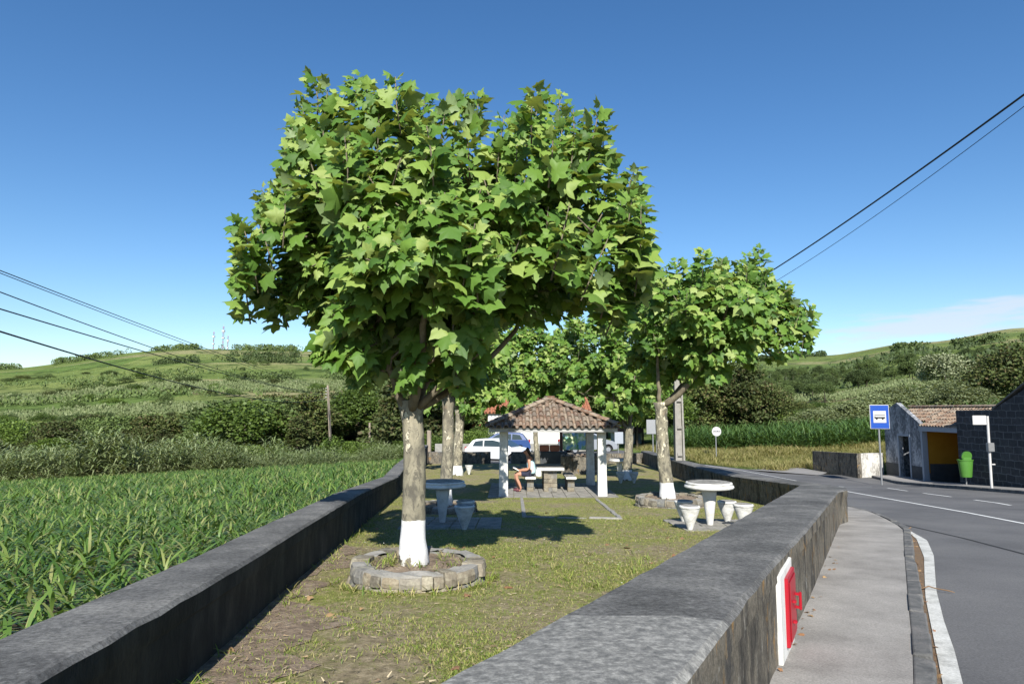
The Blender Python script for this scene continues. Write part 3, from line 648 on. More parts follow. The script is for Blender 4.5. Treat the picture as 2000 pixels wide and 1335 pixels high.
    lm.build('limbs',mat['twig'],root,smooth=True)
    mk('crown',X,Fc,mat['leaf'],root)
    return root
def lob(px,py,r,Y,dY=0,ry=None,rz=None):
    s_=F/Y; c=at(px,py,Y)+Vector((0,dY,0)); rm=r/s_; return ((c.x,c.y,c.z),(rm,(ry or 1)*rm,(rz or 1)*rm))
Y1=6.62
b1=on(812,1113); b1=Vector((at(811,1100,Y1).x,Y1,float(zg(0,Y1))+.17)); h1=at(803,782,Y1)
LB1=[(595,480,120,-.2),(560,545,75,.3),(620,370,100,0),(700,275,105,.3),(690,330,110,-.5),(800,290,120,.2),(780,400,150,-.7),(930,330,120,-.1),(1060,310,115,.2),(1040,400,130,-.6),(1150,420,105,.1),(1195,460,70,-.2),(1115,365,80,.2),(1150,375,60,-.3),(1160,480,80,-.6),(1120,480,110,.6),(870,470,190,.9),(860,520,170,-.8),(730,560,140,-.3),(700,650,85,0),(770,700,75,-.3),(880,650,110,.3),(860,690,80,-.5),(980,580,110,-.2),(930,720,55,-.1),(660,560,90,.5),(1000,480,150,1.1),(750,450,150,1.2),(690,715,50,-.1),(790,745,42,-.4),(900,752,42,-.2),(840,735,40,.3),(1235,505,50,-.1),(1190,545,45,-.3),(650,690,55,-.2),(950,690,60,-.5)]
TP1=[(612,150),(640,175),(690,150),(712,160),(772,150),(790,170),(800,200),(905,180),(935,185),(985,225),(1062,180),(1095,185),(1120,215),(1170,215),(1180,240),(590,195),(580,240),(535,345),(510,360),(470,420),(480,440),(475,505),(500,560),(1240,320),(1248,350),(1252,395),(1240,450),(1250,480),(870,210),(830,190),(660,190),(740,180),(1020,215),(1210,330),(1235,500),(1215,540),(560,330),(505,420),(610,620),(640,690),(1110,600),(1080,560),(650,270),(1140,250)]
rq=random.Random(4)
plane_tree(b1,h1,[lob(862+(x-862)*.94,y+(52 if y<340 else 30 if y<440 else 4),r*.77,Y1,d,1.15) for x,y,r,d in LB1],[tuple(at(x,y+(0 if y<300 else 8),Y1+rq.uniform(-.7,.5))) for x,y in TP1],430,'largest plane tree in front, big-leaved crown, standing in the near stone ring',11,.172,.108,22)
def simple_tree(px,by,Y,hx,hy,lobs,nshoot,label,seed,r0,tips=(),dz=.15,leaf=.21,nl=15):
    b=at(px,by,Y); b=Vector((b.x,Y,float(zg(b.x,Y))+dz)); h=at(hx,hy,Y)
    return plane_tree(b,h,[lob(x,y,r,Y,d,1.0) for x,y,r,d in lobs],[tuple(at(x,y+6,Y+rq.uniform(-.8,.6))) for x,y in tips],nshoot,label,seed,leaf,r0,nl)
simple_tree(1303,960,16.0,1290,785,[(1312,590,66,.5),(1315,620,70,-1),(1370,585,70,.3),(1440,585,60,-.3),(1400,630,95,-1),(1490,600,60,.2),(1530,625,48,0),(1460,660,60,.3),(1275,650,55,-.3),(1300,680,70,.6),(1380,680,60,1.2),(1350,720,45,-.6),(1420,620,80,1.4),(1500,660,35,0)],330,
 'plane tree with mottled trunk by the round white tables, right of the pavilion',21,.145,[(1325,500),(1270,520),(1410,500),(1445,505),(1480,515),(1535,545),(1582,590),(1575,615),(1560,650),(1555,680),(1530,690),(1360,520),(1570,640),(1300,515),(1500,540)],leaf=.235,dz=.16)
simple_tree(868,975,14.5,878,775,[(850,580,95,0),(930,570,70,.5),(760,620,70,.3),(880,680,80,-.3),(960,690,50,.2),(820,700,55,.2),(985,500,60,.6),(940,740,38,0)],210,
 'second plane tree behind the left round table, trunk whitened at the foot',31,.125,[(1000,470)],leaf=.21,dz=.15)
simple_tree(893,918,28.0,898,800,[(1000,650,55,.5),(1045,660,55,.2),(940,650,60,0),(1010,700,55,0),(880,720,70,0),(940,740,60,0),(990,720,55,1),(850,760,45,0),(960,780,38,-.5),(920,690,60,1),(900,790,40,.2),(985,775,45,.4)],270,
 'third plane tree in the left row, near the maize field wall end',41,.19,leaf=.24,dz=0,nl=13)
simple_tree(1051,925,27.5,1046,835,[(1040,740,60,0),(1090,720,60,.5),(1010,770,40,0),(1100,770,40,0),(1060,690,60,1),(1120,680,45,0)],150,
 'slim pale-trunked plane tree growing directly behind the pavilion',51,.10,leaf=.24,dz=0,nl=13)
simple_tree(1225,925,25.5,1228,832,[(1170,700,55,0),(1230,730,70,-.4),(1130,720,50,.4),(1190,770,60,-.5),(1270,740,50,.3),(1140,770,45,0),(1250,790,35,0),(1180,735,50,.8),(1250,700,50,.8),(1110,690,42,.8),(1160,660,50,.6),(1210,800,30,0),(1195,610,55,.2),(1230,650,60,0),(1175,650,45,-.3),(1240,590,45,.4)],290,
 'dark-trunked forked plane tree right behind the pavilion by the far tables',61,.16,[(1140,645),(1100,660),(1200,555),(1165,600),(1235,540)],leaf=.235,dz=0,nl=14)
# ------------------------------------------------------------------ stone rings
def stone_ring(c,ri,ro,h,label,seed,arc=None):
    rr=random.Random(seed); root=thing('tree_planter',label,'planter',c,'stone tree rings'); mb=MB()
    for row in range(2):
        a=rr.uniform(0,1)
        n_=int(2*math.pi*ro/.145); an=[i*2*math.pi/n_+rr.uniform(-.10,.10)+row*.15 for i in range(n_)]
        for i in range(n_):
            a0=an[i]+.008; a1=(an[(i+1)%n_]+(2*math.pi if i==n_-1 else 0))-.008; z0=-.06+row*(h/2+.03); z1=z0+h/2+.025+rr.uniform(-.012,.012)
            if row==1: z1=h+rr.uniform(-.035,.012)
            rO=ro+rr.uniform(-.02,.025); rI=ri+rr.uniform(-.02,.02); m_=(a0+a1)/2
            def pt(r,a,z): return (c[0]+r*math.cos(a),c[1]+r*math.sin(a),c[2]+z)
            bm=bmesh.new()
            vs=[]
            for z,sh in ((z0,0),((z0+z1)/2,.006),(z1,-.010)):
                for a,r in ((a0,rI),(m_,rI-.01),(a1,rI),(a1,rO+sh),(m_,rO+sh+.008+rr.uniform(-.01,.01)),(a0,rO+sh)): vs.append(pt(r,a,z+rr.uniform(-.006,.006)))
            fs=[tuple(range(6))[::-1],tuple(range(12,18))]+[(l*6+k,l*6+(k+1)%6,(l+1)*6+(k+1)%6,(l+1)*6+k) for l in range(2) for k in range(6)]
            mb.add(vs,fs)
    mb.build('stone_ring',mat['stone'],root,bev=.006)
    V=[];n=40
    for j,r_ in enumerate((ri+.01,(ri+ro)/2,ro-.02,ro-.02)):
        for k in range(n): a=2*math.pi*k/n; V.append((c[0]+r_*math.cos(a),c[1]+r_*math.sin(a),c[2]+(h-.012+rr.uniform(-.012,.014) if j<3 else -.05)))
    mk('mortar',V,[(j*n+k,j*n+(k+1)%n,(j+1)*n+(k+1)%n,(j+1)*n+k) for j in range(3) for k in range(n)],mat['conc'],root)
    V=[];Fc=[]; n=28
    for j in range(5):
        r=(ri+.05)*(1-j/4.0)+.001
        for k in range(n):
            a=2*math.pi*k/n; x=c[0]+r*math.cos(a); y=c[1]+r*math.sin(a); V.append((x,y,c[2]+h-.05+.03*(j/4)+.015*math.sin(x*13)*math.sin(y*17)))
    for j in range(4):
        for k in range(n): Fc.append((j*n+k,j*n+(k+1)%n,(j+1)*n+(k+1)%n,(j+1)*n+k))
    mk('soil',V,Fc,mat['soil'],root,smooth=True); return root
stone_ring((b1.x+.02,Y1+.02,float(zg(0,Y1))),.46,.64,.19,'round stone ring planter around the nearest plane tree',1)
t2=at(1303,960,16.0); stone_ring((t2.x+.1,16.1,float(zg(t2.x,16.1))),.62,.82,.24,'round stone ring planter beside the right round table',2)
t3=at(868,975,14.5); stone_ring((t3.x,14.5,float(zg(t3.x,14.5))),.5,.68,.18,'shaded stone ring planter seen between the left round table and its stools',3)
# ------------------------------------------------------------------ tables, stools
def cone_table(c,label,group):
    r=thing('round_table',label,'table',c,group); x,y,z=c
    MB().lathe([(.02,-.05),(.045,-.02),(.05,.0),(.125,.56),(.128,.585),(.20,.60)],c).build('pedestal',mat['white'],r,smooth='auto')
    MB().lathe([(.20,.60),(.36,.615),(.405,.63),(.415,.65),(.405,.672),(.385,.678),(.38,.69),(.39,.705),(.385,.72),(.372,.726)],c,40).build('table_top',mat['white'],r,smooth='auto')
    MB().lathe([(.36,.722),(.355,.731)],c,40).build('top_inlay',mat['tabletop'],r)
    return r
def cone_stool(c,label,group):
    r=thing('cone_stool',label,'stool',c,group)
    MB().lathe([(.01,-.05),(.035,-.03),(.04,.0),(.158,.312),(.160,.322),(.145,.326),(.145,.336),(.165,.340),(.168,.36),(.160,.372),(.145,.376)],c,28).build('seat_cone',mat['white2'],r,smooth='auto')
    MB().lathe([(.142,.372),(.138,.380)],c,28).build('seat_top',mat['tabletop'],r)
    return r
def g(x,y): return (x,y,float(zg(x,y))+.015)
def gp(px,py): p=on(px,py); return g(p.x,p.y)
gR='cone furniture of the right table'; gL='cone furniture of the left table'; gF='far cone furniture behind the pavilion'
tR=gp(1387,1027); cone_table(tR,'sunlit round white pedestal table beside the right park wall','round pedestal tables')
for px,py,l in ((1348,1035,'white cone stool in front left of the right round table, nearest of its set'),(1336,1020,'white cone stool behind left of the right round table, partly hidden by the front stool'),(1421,1021,'white cone stool just right of the right round table'),(1453,1030,'white cone stool farthest right, half hidden by the wall top')):
    cone_stool(gp(px,py),l,gR)
tL=gp(864,1022); cone_table(tL,'shaded round white pedestal table behind the big front trunk','round pedestal tables')
for px,py,l in ((907,1034,'shaded white cone stool in front of another, right of the left round table'),(909,1020,'shaded white cone stool just behind its twin near the left round table')):
    cone_stool(gp(px,py),l,gL)
def slab(c,sx,sy,name,label,rz=0,n=4,z=.018):
    mb=MB(); rr=random.Random(int(c[0]*100)); zz=float(zg(c[0],c[1]))
    for i in range(n):
        for j in range(n):
            x=c[0]-sx/2+sx*(i+.5)/n; y=c[1]-sy/2+sy*(j+.5)/n
            mb.box((x,y,float(zg(x,y))-.05+rr.uniform(-.006,.006)),(sx/n-.015,sy/n-.015,.1+2*z),rz)
    return tag(mb.build(name,mat['slab'],bev=.008),kind='structure')
slab((tR[0]+.25,tR[1]+.1),1.7,1.7,'paving','',0)
slab((tL[0]+.2,tL[1]),1.7,1.9,'paving','',0)
for x,y,l in ((916,919,'far white cone stool by the third limewashed trunk'),(1238,923,'far white cone stool right of the dark forked tree'),(1212,921,'far white cone stool left of the dark forked tree, next to the pavilion post')):
    p=at(x,y,28.5 if x<1000 else 24.5); cone_stool(g(p.x,p.y),l,gF)
p=at(1210,921,27); cone_table(g(p.x+.0,27),'far round white pedestal table between the pavilion and the forked tree','round pedestal tables')
# edging of the grass plot before the pavilion
mb=MB()
E=[on(1017,960),on(1024,1010),on(1212,1013),on(1165,975)]
for a,b in zip(E[:-1],E[1:]):
    k=max(2,int((b-a).length/.5))
    for i in range(k):
        p=a.lerp(b,(i+.04)/k); q=a.lerp(b,(i+.96)/k); m_=(p+q)/2; d=q-p; mb.box((m_.x,m_.y,float(zg(m_.x,m_.y))+random.Random(i).uniform(-.01,.01)),(d.length,.085,.045),math.atan2(d.y,d.x))
tag(mb.build('plot_edging',mat['conc'],bev=.012),kind='structure')
# ------------------------------------------------------------------ pavilion
PZ=float(zg(0,19.8))+.02; X0,X1,Ya,Yb=-.36,2.76,19.8,22.95
mb=MB(); rr=random.Random(5)
for i in range(10):
    for j in range(9):
        x=X0-.35+(X1-X0+.7)*(i+.5)/10; y=Ya-.45+(Yb-Ya+.8)*(j+.5)/9
        mb.box((x,y,PZ-.12+rr.uniform(-.004,.004)),((X1-X0+.7)/10-.012,(Yb-Ya+.8)/9-.012,.24))
tag(mb.build('paving',mat['slab'],bev=.006),kind='structure')
pav=thing('picnic_pavilion','small open pavilion with clay tile hipped roof on white square posts','pavilion',((X0+X1)/2,(Ya+Yb)/2,PZ))
for x,y in ((X0+.11,Ya+.11),(X1-.11,Ya+.11),(X0+.11,Yb-.11),(X1-.11,Yb-.11)):
    mb=MB(); V=[];
    for z,s_ in ((-.1,.138),(.05,.136),(.6,.128),(1.2,.124),(1.87,.12)):
        for sx,sy in ((-1,-1),(1,-1),(1,1),(-1,1)): V.append((x+sx*s_*1.0,y+sy*s_,PZ+z))
    Fc=[(l*4+k,l*4+(k+1)%4,(l+1)*4+(k+1)%4,(l+1)*4+k) for l in range(4) for k in range(4)]+[(3,2,1,0),(16,17,18,19)]
    mb.add(V,Fc); mb.build('post',mat['white'],pav,bev=.012)
ez=PZ+1.87; mb=MB()
ox=.22
for y_ in (Ya-.24,Yb+.24): mb.box(((X0+X1)/2,y_,ez+.050),(X1-X0+.62,.10,.115))
for y_ in (Ya+.1,Yb-.1): mb.box(((X0+X1)/2,y_,ez+.060),(X1-X0-.0,.2,.118))
for x in (X0-.25,X1+.25): mb.box((x,(Ya+Yb)/2,ez+.050),(.10,Yb-Ya+.37,.112))
for x in (X0+.0,X1-.0): mb.box((x,(Ya+Yb)/2,ez+.063),(.18,Yb-Ya-.21,.124))
mb.build('eave_beam',mat['beam'],pav,bev=.006)
AP=Vector(((X0+X1)/2,(Ya+Yb)/2,ez+.13+.80)); ec=[Vector((X0-.34,Ya-.34,ez+.13)),Vector((X1+.34,Ya-.34,ez+.13)),Vector((X1+.34,Yb+.34,ez+.13)),Vector((X0-.34,Yb+.34,ez+.13))]
mb=MB(); mb.add([tuple(v-Vector((0,0,.02))) for v in ec]+[tuple(AP-Vector((0,0,.02)))],[(0,1,4),(1,2,4),(2,3,4),(3,0,4),(3,2,1,0)]); mb.build('roof_deck',mat['beam'],pav)
def half_tile(mb,p,q_,nrm,r0,r1,mi=0,n=6,th=.012):
    p=Vector(p);q_=Vector(q_); t_=(q_-p).normalized(); nrm=(nrm-t_*nrm.dot(t_)).normalized(); s_=t_.cross(nrm); V=[]
    for c,r in ((p,r0),(q_,r1)):
        for rad in (r,r-th):
            for k in range(n+1):
                a=math.pi*k/n; V.append(c+s_*math.cos(a)*rad+nrm*math.sin(a)*rad*.85)
    m_=n+1; Fc=[]
    for k in range(n): Fc+=[(k,k+1,2*m_+k+1,2*m_+k),(m_+k+1,m_+k,3*m_+k,3*m_+k+1),(k+1,k,m_+k,m_+k+1),(2*m_+k,2*m_+k+1,3*m_+k+1,3*m_+k)]
    mb.add(V,Fc,mi)
def tile_plane(mb,a,b,apexL,apexR,tw=.20,tl=.36,seed=1,ext=.06):
    """slope with eave a->b and top edge apexL->apexR (may coincide). barrel tiles in columns"""
    rr=random.Random(seed); a,b,tlp,trp=Vector(a),Vector(b),Vector(apexL),Vector(apexR); u=(b-a).normalized(); W=(b-a).length
    upv=(tlp-a); upv=upv-u*upv.dot(u); H=upv.length; v=upv/H; nrm=u.cross(v); 
    if nrm.z<0: nrm=-nrm
    xl=(tlp-a).dot(u); xr=(trp-a).dot(u); n=int(W/tw)
    for c in range(n):
        x=(c+.5)*W/n
        L=H*min(1,x/xl if xl>1e-3 else 1,(W-x)/(W-xr) if W-xr>1e-3 else 1)
        k=0; s_=-ext
        while s_<L-.05:
            e=min(s_+tl,L+.04); off=rr.uniform(-.008,.008); lift=rr.uniform(0,.012)
            p=a+u*(x+off)+v*s_+nrm*(.03+lift); q_=a+u*(x+off+rr.uniform(-.008,.008))+v*(e+.05)+nrm*(.005+lift*.5)
            half_tile(mb,p,q_,nrm,tw*.36,tw*.29)
            # channel tile between columns
            if c<n-1:
                x2=x+W/n/2; p=a+u*x2+v*(s_+.02)+nrm*(.035); q_=a+u*x2+v*(e+.05)+nrm*.012
                half_tile(mb,p,q_,-nrm,tw*.30,tw*.26)
            s_=e
mb=MB()
for i in range(4): tile_plane(mb,ec[i],ec[(i+1)%4],AP,AP,seed=i+1)
for i in range(4):
    d=(AP-ec[i]); n_=int(d.length/.33)
    for k in range(n_+1):
        p=ec[i]+d*(k/n_); q_=ec[i]+d*min(1.02,(k+1.15)/n_); 
        if k==n_: continue
        half_tile(mb,p+Vector((0,0,.085)),q_+Vector((0,0,.065)),Vector((0,0,1)),.105,.085)
mb.box(AP+Vector((0,0,.10)),(.26,.22,.10),.4)
mb.build('roof_tiles',mat['tile'],pav,smooth='auto')
# stone table and benches
def stone_block_set(c,w,l,h,pw,pl,name,label,cat,group=None,tt=.09):
    r=thing(name,label,cat,c,group); x,y,z=c; rr=random.Random(int(x*50))
    MB().box((x,y,z+h-tt/2),(w,l,tt),bev=.012).build('bench_slab' if cat=='bench' else 'table_slab',[mat['white']],r)
    MB().box((x,y,z+h+.003),(w-.03,l-.03,.006)).build('worn_top',mat['tabletop'],r)
    for dy in (-l/2+pl/2+.16,l/2-pl/2-.16):
        mb=MB(); rows=max(2,int((h-tt)/.125)); 
        for i in range(rows):
            hh=(h-tt)/rows; k=2 if i%2 else 3 if pw>.3 else 1
            for j in range(k):
                ww=pw/k; mb.box((x-pw/2+ww*(j+.5)+rr.uniform(-.005,.005),y+dy,z+hh*(i+.5)),(ww-.012,pl+rr.uniform(-.02,.02),hh-.010))
        mb.box((x,y+dy,z+(h-tt)/2),(pw-.03,pl-.03,h-tt-.004))
        mb.build('stone_pillar',mat['stone'],r,bev=.006)
    return r
tx=at(1075,958,20.9).x; stone_block_set((tx,21.45,PZ),.84,1.5,.74,.42,.34,'stone_table','white slab picnic table on stone pillars under the pavilion','table')
stone_block_set((at(1036,950,20.9).x,21.45,PZ),.32,1.45,.46,.22,.24,'stone_bench','white slab bench the reader sits on, left of the pavilion table','bench','stone benches under the pavilion',.075)
stone_block_set((at(1114,950,20.9).x+.02,21.45,PZ),.32,1.45,.46,.22,.24,'stone_bench','empty white slab bench right of the pavilion table','bench','stone benches under the pavilion',.075)
# ------------------------------------------------------------------ person reading
def skin_obj(name,nodes,edges,m,parent,lvl=2,root=0):
    me=bpy.data.meshes.new(name); o=bpy.data.objects.new(name,me); rl=rootloc(parent)
    me.from_pydata([tuple(Vector(nn[0])) for nn in nodes],edges,[]); me.update()
    COL.objects.link(o); o.parent=parent; o.data.materials.append(m)
    md=o.modifiers.new('skin','SKIN'); md.use_smooth_shade=True
    sv=me.skin_vertices[0].data
    for i,nn in enumerate(nodes): 
        r=nn[1]; sv[i].radius=(r,r) if not isinstance(r,tuple) else r
        sv[i].use_root=(i==root)
    s_=o.modifiers.new('sub','SUBSURF'); s_.levels=lvl; s_.render_levels=lvl
    # bake the modifiers so the mesh itself is the figure
    dg=bpy.context.evaluated_depsgraph_get(); ev=o.evaluated_get(dg); nm=bpy.data.meshes.new_from_object(ev); o.modifiers.clear(); o.data=nm; nm.name=name
    for p in nm.polygons: p.use_smooth=True
    return o
bx=at(1036,950,20.9).x; py_=20.95
per=thing('person','seated reader in pale blue tank top and dark shorts, head bent over an open book','person',(bx-.02,py_,PZ))
# faces -X. local coords relative to the empty
hipz=.545
def Pn(x,y,z,r): return ((x,y,z),r)
B=[Pn(.03,0,hipz,.125),Pn(.05,0,hipz+.16,.118),Pn(.03,0,hipz+.33,.125),Pn(-.02,0,hipz+.47,.095),Pn(-.05,0,hipz+.545,.048),Pn(-.085,0,hipz+.60,.048),Pn(-.12,0,hipz+.665,.085),Pn(-.13,0,hipz+.73,.083),
   # arm L (near, -y)
   Pn(-.02,-.165,hipz+.445,.052),Pn(-.01,-.21,hipz+.20,.042),Pn(-.10,-.20,hipz+.12,.036),Pn(-.29,-.10,hipz+.10,.026),Pn(-.345,-.08,hipz+.10,.030),
   # arm R
   Pn(-.02,.165,hipz+.445,.052),Pn(-.01,.21,hipz+.20,.042),Pn(-.10,.20,hipz+.12,.036),Pn(-.29,.10,hipz+.10,.026),Pn(-.345,.08,hipz+.10,.030),
   # leg near
   Pn(-.05,-.095,hipz-.01,.088),Pn(-.24,-.10,hipz-.005,.075),Pn(-.40,-.10,hipz-.01,.060),Pn(-.40,-.10,.40,.052),Pn(-.34,-.10,.28,.052),Pn(-.27,-.10,.10,.034),Pn(-.31,-.10,.045,.036),Pn(-.40,-.10,.035,.03),
   Pn(-.05,.095,hipz-.01,.088),Pn(-.24,.10,hipz-.005,.075),Pn(-.43,.10,hipz-.01,.060),Pn(-.43,.10,.40,.052),Pn(-.40,.10,.28,.052),Pn(-.35,.10,.10,.034),Pn(-.39,.10,.045,.036),Pn(-.48,.10,.035,.03)]
Eg=[(0,1),(1,2),(2,3),(3,4),(4,5),(5,6),(6,7),(3,8),(8,9),(9,10),(10,11),(11,12),(3,13),(13,14),(14,15),(15,16),(16,17),(0,18),(18,19),(19,20),(20,21),(21,22),(22,23),(23,24),(24,25),(0,26),(26,27),(27,28),(28,29),(29,30),(30,31),(31,32),(32,33)]
# fingers
for s_,wi in ((-1,12),(1,17)):
    for k in range(5):
        off=(k-1.5)*.018 if k<4 else 0; L=(.055,.065,.062,.05,.04)[k]
        if k<4: a_=((-.372,s_*.08-s_*off*.9,hipz+.105),.010); b2=((-.372-L*.6,s_*.075-s_*off*.9,hipz+.125),.0085); c2=((-.372-L,s_*.065-s_*off*.9,hipz+.115),.007)
        else: a_=((-.355,s_*.06,hipz+.12),.011); b2=((-.375,s_*.045,hipz+.14),.0095); c2=((-.395,s_*.04,hipz+.14),.008)
        i=len(B); B+=[a_,b2,c2]; Eg+=[(wi,i),(i,i+1),(i+1,i+2)]
skin_obj('body',B,Eg,mat['skin'],per)
skin_obj('tank_top',[Pn(.05,0,hipz-.03,.155),Pn(.06,0,hipz+.10,.145),Pn(.04,0,hipz+.26,.136),Pn(.02,0,hipz+.36,.132),Pn(-.005,0,hipz+.42,.108),Pn(-.01,-.08,hipz+.455,.045),Pn(-.01,.08,hipz+.455,.045)],[(0,1),(1,2),(2,3),(3,4),(4,5),(4,6)],mat['top'],per)
skin_obj('shorts',[Pn(.04,0,hipz-.01,.140),Pn(-.05,-.095,hipz-.01,.102),Pn(-.19,-.10,hipz,.092),Pn(-.30,-.10,hipz,.084),Pn(-.05,.095,hipz-.01,.102),Pn(-.19,.10,hipz,.092),Pn(-.30,.10,hipz,.084)],[(0,1),(1,2),(2,3),(0,4),(4,5),(5,6)],mat['shorts'],per)
skin_obj('hair',[Pn(-.125,0,hipz+.745,.092),Pn(-.085,0,hipz+.725,.097),Pn(-.045,0,hipz+.68,.075),Pn(0,0,hipz+.61,.042),Pn(.015,0,hipz+.54,.022)],[(0,1),(1,2),(2,3),(3,4)],mat['hair'],per,3)
mb=MB(); mb.lathe([(.004,-.012),(.012,-.006),(.012,.006),(.004,.012)],(-.213,0,hipz+.672),10); mb.build('nose',mat['skin'],per,smooth=True,world=False)
for s_ in (-1,1): MB().box((-.203,s_*.03,hipz+.705),(.012,.022,.010)).build('eye',mat['black'],per,world=False)
MB().box((-.196,0,hipz+.635),(.012,.035,.008)).build('mouth',mat['shoe'],per,world=False)
for s_ in (-1,1): MB().lathe([(.006,-.028),(.016,-.02),(.016,.02),(.006,.028)],(-.10,s_*.087,hipz+.69),8).build('ear',mat['skin'],per,smooth=True,world=False)
for s_,dx in ((-1,0),(1,-.08)):
    skin_obj('shoe',[Pn(-.285+dx,s_*.10,.052,.047),Pn(-.36+dx,s_*.10,.045,.047),Pn(-.44+dx,s_*.10,.036,.038),Pn(-.30+dx,s_*.10,.085,.042)],[(0,1),(1,2),(0,3)],mat['shoe'],per)
bk=thing('book','open white book held in the seated reader\'s hands','book',(bx-.44,py_,PZ+hipz+.15))
for s_ in (-1,1):
    R_=Matrix.Rotation(R(28),3,'Y')@Matrix.Rotation(s_*R(12),3,'X'); c0=Vector((bx-.455,py_+s_*.075,PZ+hipz+.135))
    MB().box(c0,(.21,.15,.018),rot=R_).build('page_block',mat['paper'],bk); MB().box(c0-R_@Vector((0,0,.013)),(.222,.156,.005),rot=R_).build('cover',mat['shorts'],bk)
# ------------------------------------------------------------------ cars
def car(c,rz,paint,label,hatch=True):
    r=thing('parked_car',label,'car',c,'cars parked beyond the park',rz); L=3.85;Wd=.82;H=1.42
    low=[(-1.9,.30),(-1.93,.55),(-1.88,.80),(-1.78,.92)]; 
    side=[(-1.92,.32),(-1.94,.60),(-1.86,.90),(-1.62,.97),(1.0,.98),(1.55,.86),(1.86,.70),(1.93,.50),(1.90,.28),(1.62,.22)]
    # wheel arches
    def arch(xc): return [(xc+.36*math.cos(a),.28+.36*math.sin(a)) for a in np.linspace(0,math.pi,9)]
    poly=side[:9]+arch(1.22)+arch(-1.22)[::1]
    poly=side[:9]+[(1.62,.26)]+arch(1.22)+arch(-1.22)+[(-1.62,.26)]
    def inset(z): return .0 if z<.75 else .05*(z-.75)/.25
    mb=MB(); n=len(poly)
    V=[(x,-Wd+inset(z),z) for x,z in poly]+[(x,Wd-inset(z),z) for x,z in poly]
    mb.add(V,[tuple(range(n))[::-1],tuple(range(n,2*n))]+[(i,(i+1)%n,n+(i+1)%n,n+i) for i in range(n)])
    cab=[(-1.75,.94),(-1.45,1.32),(-1.2,1.41),(-.2,1.44),(.35,1.36),(1.12,.93)]
    def tw(z): return .79-.10*((z-.94)/.5)
    m_=len(cab); V=[(x,-tw(z),z) for x,z in cab]+[(x,tw(z),z) for x,z in cab]
    mb.add(V,[tuple(range(m_))[::-1],tuple(range(m_,2*m_))]+[(i,(i+1)%m_,m_+(i+1)%m_,m_+i) for i in range(m_)])
    body=mb.build('body',paint,r,bev=.035,world=False,smooth='auto')
    for s_ in (-1,1):
        for w_ in ([(-1.42,.99),(-1.25,1.28),(-.75,1.35),(-.72,.99)],[(-.66,.99),(-.66,1.35),(-.15,1.37),(.25,1.30),(.78,.99)]):
            V=[(x,s_*(tw(z)+.010),z) for x,z in w_]; V2=[(x,s_*(tw(z)-.01),z) for x,z in w_]; k=len(w_); mb=MB(); mb.add(V+V2,[tuple(range(k)),tuple(range(k,2*k))[::-1]]+[(i,(i+1)%k,k+(i+1)%k,k+i) for i in range(k)]); mb.build('side_window',mat['glass'],r,world=False)
    def quad(name,pts,m,dn):
        mb=MB(); mb.prism(pts,dn); mb.build(name,m,r,world=False)
    quad('windscreen',[(.42,-.62,1.345),(1.06,-.72,.98),(1.06,.72,.98),(.42,.62,1.345)],mat['glass'],(.012,0,.012))
    quad('rear_window',[(-1.50,-.62,1.27),(-1.74,-.70,.98),(-1.74,.70,.98),(-1.50,.62,1.27)],mat['glass'],(-.016,0,.012))
    for s_ in (-1,1):
        mb=MB(); mb.box((-1.87,s_*.68,.86),(.12,.2,.17),bev=.02); mb.build('tail_light',mat['redlight'],r,world=False)
        mb=MB(); mb.box((1.80,s_*.62,.68),(.16,.26,.12),bev=.02); mb.build('headlight',mat['glass'],r,world=False)
        mb=MB(); mb.box((.62,s_*.88,1.0),(.12,.12,.10),bev=.02); mb.build('wing_mirror',paint,r,world=False)
    for xc in (-1.22,1.22):
        for s_ in (-1,1):
            mb=MB(); mb.tube([(xc,s_*.60,.28),(xc,s_*.80,.28)],[.28,.28],20); wl=mb.build('wheel',mat['tyre'],r,world=False)
            mb=MB(); mb.tube([(xc,s_*.78,.28),(xc,s_*.812,.28)],[.18,.16],14)
            o=mk('rim',mb.v,mb.f,mat['carsilver'],None); o.parent=wl
    for bx_,bz_ in ((-1.93,.48),(1.92,.42)): MB().box((bx_,0,bz_),(.06,1.5,.16),bev=.02).build('bumper',paint,r,world=False)
    return r
cz=float(zg(0,39.5))-.02
car((at(975,880,40.5).x,40.5,cz-.2),R(-22),mat['carwhite'],'white hatchback parked beyond the end wall, left pavilion post in front of it')
car((at(990,860,45.5).x-.35,45.5,cz-.0),R(178),mat['carblue'],'blue hatchback parked behind the white car, red tail light showing')
car((at(1100,866,47).x+1.7,47,cz-.05),R(15),mat['carsilver'],'silver car mostly hidden behind the terracotta tub and the picture board')
# ------------------------------------------------------------------ picture board, tubs
yb_=33.5
bz=float(zg(3,yb_)); p0=at(1097,878,yb_); p1=at(1146,845,yb_)
bd=thing('picture_board','framed landscape picture board on posts behind the pavilion','notice board',((p0.x+p1.x)/2,yb_,bz))
for x in (p0.x-.02,p1.x+.02): MB().box((x,yb_,(bz+p1.z+.12)/2),(.14,.14,p1.z+.12-bz)).build('post',mat['brownwood'],bd,bev=.008)
MB().box(((p0.x+p1.x)/2,yb_,p1.z+.07),(p1.x-p0.x-.1,.1,.12)).build('frame',mat['brownwood'],bd)
m,t,p,o=newmat('landscape_print'); c=coords(t); s_=N(t,'ShaderNodeSeparateXYZ'); t.links.new(c,s_.inputs[0])
col=ramp(t,mathn(t,'ADD',mathn(t,'MULTIPLY',s_.outputs[2],.8),mathn(t,'MULTIPLY',noise(t,c,3,5,.6),.9)),[(.05,.16,.05),(.16,.36,.10),(.45,.55,.20),(.55,.68,.50),(.80,.78,.40)],[.9,1.0,1.15,1.3,1.5])
